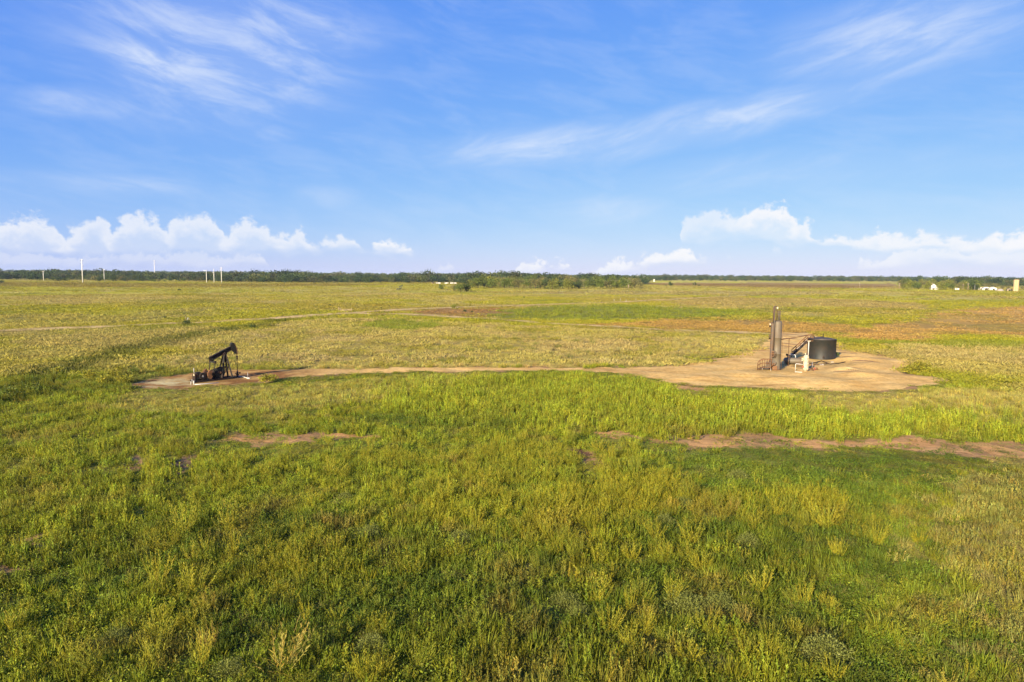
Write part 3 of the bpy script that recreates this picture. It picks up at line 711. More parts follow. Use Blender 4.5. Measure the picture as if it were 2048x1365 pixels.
KEEP_CLEAR = []      # (x, y, radius): spots for single things, filled below
def scatter_band(name, r0, r1, per_m2, scale, kinds_far, label, seed, half=46.0, hmul=1.0):
    g_ = np.random.default_rng(seed)
    n = int(math.radians(2 * half) / 2 * (r1 * r1 - r0 * r0) * per_m2)
    r = np.sqrt(g_.uniform(r0 * r0, r1 * r1, n)); a = np.radians(g_.uniform(-half, half, n))
    x = np.sin(a) * r; y = np.cos(a) * r
    col, dens, hgt, dirt, _ = cover(x, y)
    ok = (g_.uniform(size=n) < dens) & (dirt < 0.5)
    # a few stragglers on bare earth
    ok |= (dirt >= 0.5) & (dirt < 0.985) & (g_.uniform(size=n) < 0.20)
    for cx, cy, cr in KEEP_CLEAR: ok &= np.hypot(x - cx, y - cy) > cr
    x, y, col, hgt, r = x[ok], y[ok], col[ok], hgt[ok], r[ok]; n = len(x)
    wx = x + (fbm(x, y, 6.0, 3, 31) - 0.5) * 4.5 + g_.normal(0, 1.0, n); wy = y + (fbm(x, y, 6.0, 3, 47) - 0.5) * 7.0 + g_.normal(0, 1.2, n)
    u = g_.uniform(size=n); sp = fbm(x, y, 5.0, 3, 301); sp2 = fbm(x, y, 7.0, 3, 311)
    kind = np.full(n, 0)
    if kinds_far:
        kind = np.where(u < 0.55, 5, np.where(u < 0.85, 1, 3))
        stiff = pip(REG['crop'], x, y) | pip(REG['ryew'], x, y); kind = np.where(stiff & (u < .5), 2, kind)
        kind = np.where((u > .955) & (fbm(x, y, 22.0, 2, 341) > .45), 4, kind); pst = pip(REG['pasture'], x, y); kind = np.where(pst & (u < .45), 3, kind)
    else:
        kind = np.where(u < 0.55, 0, np.where(u < 0.80, 1, np.where(u < 0.93, 2, np.where(u < 0.985, 3, 4))))
        yz = pip(REG['yellow_zone'], wx, wy); kind = np.where(yz & (sp > 0.42) & (u > .36) & (u < 0.62), 4, kind); kind = np.where((sp > 0.60) & (u > .50) & (u < 0.60), 4, kind)
        kind = np.where((sp2 > 0.58) & (u < 0.4), 2, kind)
        ree = pip(REG['reeds'], wx, wy); kind = np.where(ree & (u < 0.66), 2, kind)
        str_ = pip(REG['straw_r'], wx, wy) & (sp2 + (sp - .5) * .6 > 0.46); kind = np.where(str_ & (u < .5), 3, kind)
        sl_ = (pip(REG['straw_l'], wx, wy) | pip(REG['straw_b'], wx, wy)) & (u < .4); kind = np.where(sl_, 3, kind)
        stw = pip(REG['straw_m'], wx, wy) | pip(REG['pasture'], wx, wy); kind = np.where(stw & (u < 0.62), 3, kind)
        lf = pip(REG['leafy'], wx, wy); kind = np.where(lf & (u < 0.8), 0, kind)
    names = ['leafy', 'tuft', 'reed', 'straw', 'weed', 'patch']
    st = np.array([KIND[k][0] for k in names]); ct = np.array([KIND[k][1] for k in names])
    var = st[kind] + (g_.integers(0, 1000, n) % ct[kind])
    jit = (g_.uniform(0.84, 1.17, n) if kinds_far else g_.uniform(0.62, 1.42, n) * (0.74 + 0.52 * fbm(x, y, 0.8, 2, 351)))
    t = col * jit[:, None] * np.stack([g_.uniform(.95, 1.06, n) if kinds_far else g_.uniform(.88, 1.14, n), np.ones(n), np.ones(n)], 1)
    gold = np.array((0.270, 0.245, 0.018))
    t = np.where((kind == 4)[:, None], (t * 0.45 + gold * 0.55) if not kinds_far else t * 0.25 + C_DARK * 0.9, t)
    t = np.where((kind == 3)[:, None], (t * 0.85 + C_STRAW * 0.13) if kinds_far else (t * 0.5 + C_STRAW * 0.48), t)
    t = np.where((kind == 0)[:, None], t * np.array((0.88, 0.98, 0.92)), t)
    low = np.zeros(n)
    for off in (0.8, 1.8, 3.2, 5.0, 7.0):
        w_ = 1.0 if off < 4 else 0.55
        low = np.maximum(low, w_ * (cover(x + x / r * off, y + y / r * off)[3] > 0.5))
    hgt = hgt * (1 - 0.76 * low)
    q_ = g_.uniform(0.7, 1.3, n); s = scale * q_; hs = hmul * q_ * np.clip(hgt, 0.22, 1.9)
    scl = np.stack([s, s, hs], 1)
    rot = np.stack([g_.normal(0, .08, n), g_.normal(0, .08, n), g_.uniform(0, 6.283, n)], 1)
    pts = np.stack([x, y, height(x, y)], 1)
    o = scatter_object(name, pts, rot, scl, var, t, PROTO); tag(o, label, 'grass', kind='stuff'); return o

# ------------------------------------------------------------------ materials for built things
painted('tank_paint', (0.011, 0.014, 0.013), 0.55, 0.0, (0.026, 0.021, 0.016), 0.5, 0.9, 0.05)
painted('tank_roof', (0.022, 0.024, 0.028), 0.6, 0.0, (0.10, 0.075, 0.05), 0.5, 1.4)
painted('vessel_tan', (0.125, 0.110, 0.078), 0.6, 0.1, (0.120, 0.090, 0.058), 0.5, 1.1, 0.1)
painted('vessel_dark', (0.070, 0.064, 0.052), 0.6, 0.1, (0.11, 0.065, 0.035), 0.55, 2.0, 0.1)
painted('rusty_steel', (0.115, 0.062, 0.032), 0.7, 0.3, (0.19, 0.095, 0.042), 0.6, 6.0)
painted('black_steel', (0.009, 0.009, 0.008), 0.75, 0.0, (0.040, 0.018, 0.010), 0.40, 2.6)
painted('green_black', (0.014, 0.018, 0.014), 0.65, 0.0, (0.03, 0.02, 0.012), 0.4, 2.4)
painted('iron_orange', (0.050, 0.026, 0.012), 0.75, 0.1, (0.20, 0.095, 0.04), 0.62, 3.0)
painted('white_paint', (0.60, 0.55, 0.40), 0.6, 0.0, (0.26, 0.18, 0.09), 0.55, 4.5)
painted('white_pipe', (0.50, 0.49, 0.45), 0.5, 0.0, (0.45, 0.42, 0.38), 0.25, 6.0)
painted('grey_steel', (0.34, 0.34, 0.33), 0.5, 0.4, (0.2, 0.15, 0.11), 0.4, 5.0)
painted('steel_pole', (0.62, 0.61, 0.57), 0.55, 0.1, (0.45, 0.42, 0.36), 0.3, 0.3)
painted('pole_wood', (0.30, 0.24, 0.16), 0.85, 0.0, (0.19, 0.14, 0.09), 0.5, 1.2)
painted('insulator', (0.10, 0.09, 0.085), 0.4)
painted('silo_concrete', (0.50, 0.37, 0.20), 0.9, 0.0, (0.38, 0.28, 0.16), 0.45, 0.6)
painted('house_white', (0.50, 0.48, 0.43), 0.7, 0.0, (0.6, 0.57, 0.5), 0.3, 0.7)
painted('roof_white', (0.48, 0.47, 0.45), 0.5, 0.1, (0.5, 0.48, 0.45), 0.35, 0.5)
painted('roof_grey', (0.11, 0.10, 0.095), 0.7, 0.0, (0.14, 0.11, 0.09), 0.4, 0.6)
painted('window_dark', (0.02, 0.025, 0.03), 0.15)
painted('rubber', (0.02, 0.02, 0.02), 0.8)
painted('red_paint', (0.26, 0.055, 0.035), 0.5, 0.0, (0.25, 0.08, 0.05), 0.4, 6.0)
painted('concrete', (0.36, 0.33, 0.28), 0.9, 0.0, (0.24, 0.2, 0.15), 0.45, 2.0)
M = MATS

# ------------------------------------------------------------------ heater treater, tank, stair and vessels of the tank battery
RX = Vector((math.cos(R(-21.5)), math.sin(R(-21.5)), 0))       # along the battery, left to right as the visitor on the lane sees it
RY = Vector((-RX.y, RX.x, 0)) * 1.0                           # towards the back of the pad
BZ = math.atan2(RX.y, RX.x)
def site(name, px, py):
    p = gp(px, py); p.z = hz(p.x, p.y); return empty(name, p, BZ)
def mpp(px, py):                                               # metres per photograph pixel there
    p = gp(px, py); return (p.y * math.cos(R(5.5)) + 12 * math.sin(R(5.5))) / FPX

# -- heater treater (tall vessel with stack, ladder, fittings)
k = mpp(1549, 741)
T = site('heater_treater', 1549, 740)
r = 10.4 * k; hT = 97 * k
rs1 = 8.3 * k; xs1 = 2.3 * k; rs2 = 3.7 * k; xs2 = -6.7 * k
MB().lathe((xs1, 0, 0), [(rs1 * 1.03, 0), (rs1 * 1.03, 0.22), (rs1, 0.24), (rs1, hT * 0.335), (rs1 * 1.03, hT * 0.337), (rs1 * 1.03, hT * 0.345), (rs1, hT * 0.347),
                       (rs1, hT * 0.665), (rs1 * 1.03, hT * 0.667), (rs1 * 1.03, hT * 0.675), (rs1, hT * 0.677), (rs1, hT * 0.985), (rs1 * 0.92, hT * 1.0), (rs1 * 0.55, hT * 1.02), (0.05, hT * 1.03)], 40).build('shell', M['vessel_tan'], T)
MB().lathe((xs2, -0.05, 0), [(rs2 * 1.1, 0), (rs2 * 1.1, 0.2), (rs2, 0.22), (rs2, hT * 0.975), (rs2 * 0.7, hT * 0.99), (0.03, hT * 1.0)], 24).build('side_column', M['vessel_dark'], T)
for z_ in (0.12, 0.4, 0.68, 0.93): MB().beam((xs2, -0.02, hT * z_), (xs1, -0.02, hT * z_), 0.14, 0.16).build('column_bracket', M['vessel_dark'], T)
MB().box((0, -r * 1.0, 0.35), (r * 0.9, 0.10, 0.5)).lathe((0, 0, 0), [(r * 1.10, -0.05), (r * 1.10, 0.07)], 40).build('skirt_ring', M['rusty_steel'], T)
MB().poly([(-0.27, -r - 0.10, hT * 0.42), (-0.27, -r - 0.10, 128 * k)], 0.075, 10).build('flue_pipe', M['vessel_dark'], T)
MB().poly([(-0.42, -r * 0.55, hT * 0.97), (-0.42, -r * 0.55, 126 * k), (-0.38, -r * 0.55, 127.5 * k), (-0.05, -r * 0.45, 127.5 * k), (0.0, -r * 0.4, 126 * k), (0.0, -r * 0.4, hT * 0.99)], 0.075, 8).build('vent_loop', M['vessel_dark'], T)
MB().tube((0.04, -r * 0.45, 122 * k), (0.04, -r * 0.45, 126.5 * k), 0.11).build('vent_cap', M['white_paint'], T)
for dx, top in ((0.20, 119), (0.36, 119)):
    MB().tube((dx, -0.1, hT * 0.99), (dx, -0.1, top * k), 0.07).build('vent_pipe', M['vessel_dark'], T)
MB().tube((0.20, -0.1, 118.5 * k), (0.36, -0.1, 118.5 * k), 0.05).build('vent_bridge', M['vessel_dark'], T)
# ladder on the right flank
lx = r + 0.13
for s_ in (-0.22, 0.22):
    MB().tube((lx, s_, 0.05), (lx, s_, hT * 1.02), 0.022, n=6).build('ladder_rail', M['rusty_steel'], T)
rung = None
for i in range(22):
    if rung is None: rung = MB().tube((lx, -0.22, 0), (lx, 0.22, 0), 0.016, n=6).build('rung', M['rusty_steel'], T); rung.location.z = 0.35
    else:
        c = rung.copy(); COL.objects.link(c); c.location.z = 0.35 + i * 0.285
for z in (0.15, 0.4, 0.7, 0.95): MB().beam((r - 0.05, 0, hT * z), (lx, 0, hT * z), 0.05, 0.05).build('ladder_bracket', M['rusty_steel'], T)
# hatches and valves on the left flank
for z, mat in ((91 * k, 'white_paint'), (88 * k, 'black_steel'), (68 * k, 'vessel_dark'), (63 * k, 'black_steel')):
    MB().tube((-r + 0.03, 0, z), (-r - 0.16, 0, z), 0.13).tube((-r - 0.16, 0, z), (-r - 0.21, 0, z), 0.18).build('nozzle', M[mat], T)
# gauge column and bent pipes low on the front
MB().poly([(-0.27, -r - 0.1, hT * 0.43), (-0.10, -r - 0.12, 38 * k), (0.02, -r - 0.12, 34 * k), (-0.08, -r - 0.14, 29 * k), (-0.3, -r - 0.1, 26 * k)], 0.04, 8).build('bent_pipe', M['vessel_dark'], T)
MB().poly([(-0.1, -r - 0.03, 40 * k), (0.14, -r - 0.05, 36 * k), (0.14, -r - 0.05, 30 * k), (-0.05, -r - 0.03, 25 * k)], 0.03, 8).build('bent_pipe', M['vessel_dark'], T)
for z in (37, 34, 31, 28): MB().box((-0.30, -r - 0.02, z * k), (0.34, 0.10, 0.09)).build('gauge', M['rusty_steel'], T)
MB().tube((-0.2, -r * 0.6, 16 * k), (-0.2, -r - 0.22, 16 * k), 0.30, n=20).tube((-0.2, -r - 0.22, 16 * k), (-0.2, -r - 0.28, 16 * k), 0.36, n=20).build('fire_tube_flange', M['vessel_dark'], T)
tag(T, 'tall brownish steel heater treater tower with stack pipes and ladder on the sandy pad', 'tower')

# -- burner platform with hooped rails at the tower foot
Pf = site('burner_platform', 1531, 741)
MB().box((0.1, 0.1, 0.36), (1.15, 0.9, 0.05)).build('deck', M['rusty_steel'], Pf)
for x in (-0.43, 0.63):
    for y in (-0.3, 0.5): MB().box((x, y, 0.16), (0.06, 0.06, 0.36)).build('leg', M['grey_steel'], Pf)
for i in range(2): MB().box((-0.65 - 0.25 * i, 0.1, 0.24 - 0.12 * i), (0.24, 0.8, 0.04)).build('step', M['rusty_steel'], Pf)
for y in (-0.34, 0.54):
    MB().poly([(-0.98, y, 0.0), (-0.98, y, 0.85), (-0.9, y, 1.08), (-0.6, y, 1.32), (-0.3, y, 1.42), (0.66, y, 1.42), (0.66, y, 0.3)], 0.040, 8).build('handrail', M['rusty_steel'], Pf)
    MB().poly([(-0.98, y, 0.55), (-0.6, y, 0.8), (-0.3, y, 0.9), (0.66, y, 0.9)], 0.030, 6).build('mid_rail', M['rusty_steel'], Pf)
    for x, z in ((-0.72, 1.2), (-0.45, 1.38), (-0.15, 1.42), (0.15, 1.42), (0.4, 1.42)): MB().tube((x, y, 0.02 if x < -.4 else 0.36), (x, y, z), 0.032, n=6).build('baluster', M['rusty_steel'], Pf)
MB().box((0.30, 0.0, 0.74), (0.62, 0.5, 0.7)).build('burner_box', M['vessel_dark'], Pf)
MB().box((0.25, -0.28, 0.95), (0.4, 0.06, 0.10)).build('burner_hood', M['black_steel'], Pf)
MB().poly([(0.5, -0.15, 0.4), (0.85, -0.1, 0.75), (0.95, 0, 1.0)], 0.06, 8).build('gas_line', M['rusty_steel'], Pf)
tag(Pf, 'small steel platform with curved hoop handrails and burner box at the tower foot', 'platform')

# -- tank
kt = mpp(1641.5, 718)
TK = site('storage_tank', 1642, 717.5); rt = 26.6 * kt; ht = 39.5 * kt
MB().lathe((0, 0, 0), [(rt * 1.005, -0.05), (rt * 1.005, 0.06), (rt, 0.08), (rt, ht - 0.1), (rt * 1.008, ht - 0.08), (rt * 1.008, ht)], 72).build('shell', M['tank_paint'], TK)
MB().lathe((0, 0, 0), [(rt * 1.0, ht - 0.01), (rt * 0.75, ht + 0.10), (rt * 0.4, ht + 0.20), (0.05, ht + 0.28)], 72).build('roof', M['tank_roof'], TK)
MB().lathe((0, 0, 0), [(0.28, ht + 0.15), (0.28, ht + 0.33), (0.05, ht + 0.36)], 20).build('thief_hatch', M['black_steel'], TK)
MB().tube((0.15, 0.3, ht + 0.15), (0.15, 0.3, ht + 0.75), 0.05).build('vent_pipe', M['black_steel'], TK)
MB().poly([(-rt * 0.9, -0.2, ht * 0.95), (-rt * 0.78, -0.2, ht + 0.35), (-rt * 0.55, -0.2, ht + 0.35), (-rt * 0.5, -0.2, ht + 0.08)], 0.06, 8).build('fill_line', M['black_steel'], TK)
MB().tube((0.2, -rt * 0.97, 0.45), (0.2, -rt - 0.22, 0.45), 0.09).tube((0.2, -rt - 0.22, 0.45), (0.2, -rt - 0.3, 0.45), 0.14).build('outlet_valve', M['black_steel'], TK)
tag(TK, 'round black-green storage tank on the sandy pad', 'tank')

# -- stair up to the tank rim
S = site('tank_stair', 1612, 717.8)
xw0, xw1 = -1.95, 0.10; z0, z1 = 0.42, 36.5 * kt
for y in (-0.32, 0.42):
    MB().beam((xw0, y, z0), (xw1, y, z1), 0.08, 0.34).build('stringer', M['black_steel'] if y < 0 else M['grey_steel'], S)
nst = 11
tread = None
for i in range(nst):
    t = (i + 0.5) / nst; p = (xw0 + (xw1 - xw0) * t, 0.05, z0 + (z1 - z0) * t + 0.06)
    if tread is None: tread = MB().box((0, 0, 0), (0.24, 0.70, 0.04)).build('tread', M['rusty_steel'], S); tread.location = p
    else: c = tread.copy(); COL.objects.link(c); c.location = p
for y in (-0.32, 0.42):
    MB().poly([(xw0 - 0.05, y, z0), (xw0 - 0.05, y, z0 + 0.9), (xw0 + 0.12, y, z0 + 1.0), (xw1, y, z1 + 0.85), (xw1 + 0.75, y, z1 + 0.85)], 0.042, 8).build('handrail', M['rusty_steel'], S)
    MB().poly([(xw0 - 0.05, y, z0 + 0.45), (xw0 + 0.12, y, z0 + 0.55), (xw1, y, z1 + 0.45), (xw1 + 0.75, y, z1 + 0.45)], 0.034, 6).build('mid_rail', M['rusty_steel'], S)
    for t in (0.25, 0.5, 0.75, 1.0):
        x = xw0 + (xw1 - xw0) * t; z = z0 + (z1 - z0) * t; MB().tube((x, y, z), (x, y, z + 0.87), 0.034, n=6).build('baluster', M['rusty_steel'], S)
    MB().tube((xw1 + 0.72, y, z1 - 0.05), (xw1 + 0.72, y, z1 + 0.85), 0.022, n=6).build('baluster', M['rusty_steel'], S)
MB().box((xw1 + 0.40, 0.05, z1), (0.85, 0.82, 0.06)).build('landing', M['rusty_steel'], S)
for y in (-0.3, 0.4): MB().tube((xw1 + 0.1, y, 0.0), (xw1 + 0.1, y, z1), 0.035, n=8).build('post', M['rusty_steel'], S)
MB().box((xw0 - 0.32, 0.05, z0 - 0.02), (0.75, 0.9, 0.08)).build('foot_deck', M['black_steel'], S)
for x in (xw0 - 0.62, xw0 - 0.05):
    for y in (-0.3, 0.4): MB().box((x, y, 0.19), (0.07, 0.07, 0.42)).build('leg', M['black_steel'], S)
tag(S, 'rusty steel stair with double handrails climbing to the rim of the black tank', 'stairs')

# -- overhead pipe from tower to tank
OP = site('overhead_pipe', 1577, 728); q = Matrix.Translation(OP.location) @ Matrix.Rotation(BZ, 4, 'Z'); qi = q.inverted()
a = qi @ at(1560, 680, T.location.y + 0.1); b2 = qi @ at(1611, 672, S.location.y - 0.45)
mid = a + (b2 - a) * 0.33
MB().poly([a, b2, b2 + Vector((0.35, 0.5, -0.02))], 0.055, 10).build('pipe', M['rusty_steel'], OP)
MB().tube((mid.x, mid.y, 0), (mid.x, mid.y, mid.z), 0.035, n=8).build('support', M['rusty_steel'], OP)
MB().box((mid.x, mid.y, 0.02), (0.3, 0.3, 0.06)).build('foot_plate', M['rusty_steel'], OP)
tag(OP, 'brown overhead pipe on a thin post running from tower to tank stair', 'pipe')

# -- white vertical separator
kw = mpp(1611, 744)
W = site('white_separator', 1611, 743); rw = 5.2 * kw
MB().lathe((0, 0, 0), [(rw * 0.8, 0.0), (rw * 0.8, 0.16), (rw * 0.95, 0.18), (rw, 0.32), (rw, 29 * kw), (rw * 0.85, 31.5 * kw), (rw * 0.4, 33 * kw), (0.03, 33.4 * kw)], 32).build('shell', M['white_paint'], W)
MB().tube((0.22, 0.05, 29 * kw), (0.22, 0.05, 61 * kw), 0.055, n=10).build('stack', M['white_pipe'], W)
MB().tube((0.05, 0.05, 61 * kw), (0.45, 0.05, 61 * kw), 0.06).build('stack_tee', M['white_paint'], W)
MB().tube((-0.12, -0.05, 32 * kw), (-0.12, -0.05, 35.5 * kw), 0.05).box((-0.12, -0.05, 36 * kw), (0.12, 0.12, 0.1)).build('relief_valve', M['white_paint'], W)
for z in (22, 25): MB().tube((-rw * 0.8, -0.05, z * kw), (-rw - 0.20, -0.05, z * kw), 0.11, n=14).build('nozzle', M['white_paint'], W)
MB().tube((-rw * .7, -0.2, 9 * kw), (-rw - 0.15, -0.2, 9 * kw), 0.1, n=14).build('nozzle', M['red_paint'], W)
MB().box((0.05, -rw - 0.01, 20 * kw), (0.10, 0.07, 0.75)).build('sight_glass', M['grey_steel'], W)
MB().poly([(-rw + 0.02, 0, 13.5 * kw), (-1.15, 0, 14.0 * kw), (-1.22, 0, 13.2 * kw), (-1.22, 0, 0.0)], 0.045, 8).build('side_pipe', M['white_pipe'], W)
MB().tube((rw * 0.6, 0.1, 0.3), (rw + 0.55, 0.3, 0.3), 0.06).tube((rw + 0.55, 0.3, 0.3), (rw + 0.55, 0.3, 0.02), 0.06).build('drain_pipe', M['rusty_steel'], W)
tag(W, 'white rust-streaked upright separator with thin white stack pipe beside the tank', 'separator')

# -- horizontal tan vessel lying behind it
HV = site('horizontal_vessel', 1587, 729.5); kv = mpp(1587, 729)
def hlathe(mb, prof, n=28):
    vs = []; fs = []
    for (rr_, x) in prof:
        for i in range(n): a_ = 2 * math.pi * i / n; vs.append((x, rr_ * math.cos(a_), 0.52 + rr_ * math.sin(a_)))
    for i in range(len(prof) - 1):
        for j in range(n): j2 = (j + 1) % n; fs.append((i * n + j, i * n + j2, (i + 1) * n + j2, (i + 1) * n + j))
    mb.add(vs, fs, True); return mb
Lh = 19 * kv
hlathe(MB(), [(0.02, -Lh), (0.22, -Lh + 0.03), (0.38, -Lh + 0.14), (0.43, -Lh + 0.3), (0.43, Lh - 0.3), (0.38, Lh - 0.14), (0.22, Lh - 0.03), (0.02, Lh)]).build('shell', M['vessel_tan'], HV)
for x in (-0.75, 0.75): MB().box((x, 0, 0.12), (0.22, 0.7, 0.28)).build('saddle', M['rusty_steel'], HV)
MB().tube((-0.55, 0, 0.85), (-0.55, 0, 1.12), 0.07).tube((-0.55, 0, 1.12), (-0.55, 0, 1.17), 0.12).build('nozzle', M['rusty_steel'], HV)
tag(HV, 'low tan horizontal vessel lying between the tower and the white separator', 'vessel')

# -- white valve assembly on a post
V = site('valve_stand', 1581, 724); zv = 13.5 * kv
MB().tube((-0.45, 0, 0), (-0.45, 0, zv), 0.05, n=8).build('post', M['rusty_steel'], V)
MB().poly([(-0.5, 0, zv - 0.02), (0.35, 0, zv + 0.06), (0.52, 0, zv + 0.10), (0.62, 0, zv - 0.05), (0.62, 0, zv - 0.38)], 0.06, 8).build('pipe_arm', M['white_pipe'], V)
MB().tube((0.0, 0, zv + 0.02), (0.0, 0, zv + 0.26), 0.05).tube((-0.14, 0, zv + 0.27), (0.16, 0, zv + 0.27), 0.03).build('valve_wheel', M['white_pipe'], V)
MB().box((-0.52, 0.02, zv + 0.04), (0.26, 0.24, 0.28)).build('valve_body', M['black_steel'], V)
MB().tube((0.62, 0, 0.0), (0.62, 0, zv - 0.3), 0.045, n=8).build('post', M['rusty_steel'], V)
tag(V, 'white painted pipe bend and valve on posts at the foot of the stair', 'valve')

# -- smaller bits on the pad
o = site('marker_post', 1567.5, 735); MB().tube((0, 0, -0.05), (0, 0, 1.25), 0.035, n=8).build('post', M['grey_steel'], o)
MB().tube((0, 0, 0.85), (0, 0, 0.98), 0.055, n=10).build('red_band', M['red_paint'], o); tag(o, 'thin grey post with red band just right of the tower', 'post')
o = site('guard_post', 1624, 737); MB().tube((0, 0, -0.05), (0, 0, 0.78), 0.06, n=10).build('post', M['grey_steel'], o)
MB().lathe((0, 0, 0), [(0.065, 0.76), (0.05, 0.82), (0.01, 0.84)], 10).build('cap', M['grey_steel'], o); tag(o, 'short grey guard post right of the white separator', 'post')
o = site('valve_cluster', 1629, 741)
for x, y, mt in ((0, 0, 'red_paint'), (0.28, 0.12, 'rusty_steel'), (-0.3, 0.1, 'iron_orange')):
    MB().tube((x, y, -0.02), (x, y, 0.26), 0.055).tube((x - 0.1, y, 0.27), (x + 0.1, y, 0.27), 0.09, n=10).build('valve', M[mt], o)
MB().tube((-0.45, 0.05, 0.10), (0.45, 0.12, 0.10), 0.04).build('manifold', M['rusty_steel'], o)
tag(o, 'cluster of small red and rusty valves on the ground beside the guard post', 'valves')
o = site('white_plank', 1597, 745.5); MB().box((0, 0, 0.05), (0.85, 0.16, 0.06), Matrix.Rotation(R(-7), 3, 'Z')).build('board', M['white_pipe'], o)
MB().box((-0.15, 0, 0.015), (0.1, 0.25, 0.05)).build('block', M['pole_wood'], o); tag(o, 'white painted board lying on the sand before the separator', 'board')
o = site('ground_pipe', 1640, 727)
zz = lambda x, y: 0.05
ptsw = [gp(*p) for p in [(1619, 728.5), (1632, 726), (1643, 723), (1650, 726), (1660, 729.5), (1675, 729), (1690, 726.5)]]
qi2 = (Matrix.Translation(o.location) @ Matrix.Rotation(BZ, 4, 'Z')).inverted()
MB().poly([qi2 @ Vector((p.x, p.y, hz(p.x, p.y) + 0.06)) for p in ptsw], 0.065, 8).build('flow_line', M['black_steel'], o)
MB().poly([qi2 @ Vector((p.x, p.y, hz(p.x, p.y) + 0.05)) for p in [gp(1616, 731), gp(1635, 730.5), gp(1656, 728)]], 0.05, 8).build('flow_line', M['rusty_steel'], o)
tag(o, 'dark flow line pipes lying on the stained ground before the tank', 'pipe')
for (px, py, w_, h_, mt, lb) in ((1664, 726, 0.35, 0.12, 'concrete', 'pale concrete block lying in front of the black tank'), (1643, 731, 0.5, 0.10, 'concrete', 'pale flat slab lying among the dark flow lines')):
    o = site('concrete_block', px, py); MB().box((0, 0, h_ / 2), (w_, 0.3, h_), Matrix.Rotation(R(12), 3, 'Z')).box((w_ * 0.3, 0.1, h_ + 0.02), (w_ * 0.4, 0.18, 0.05)).build('block', M[mt], o); tag(o, lb, 'block')

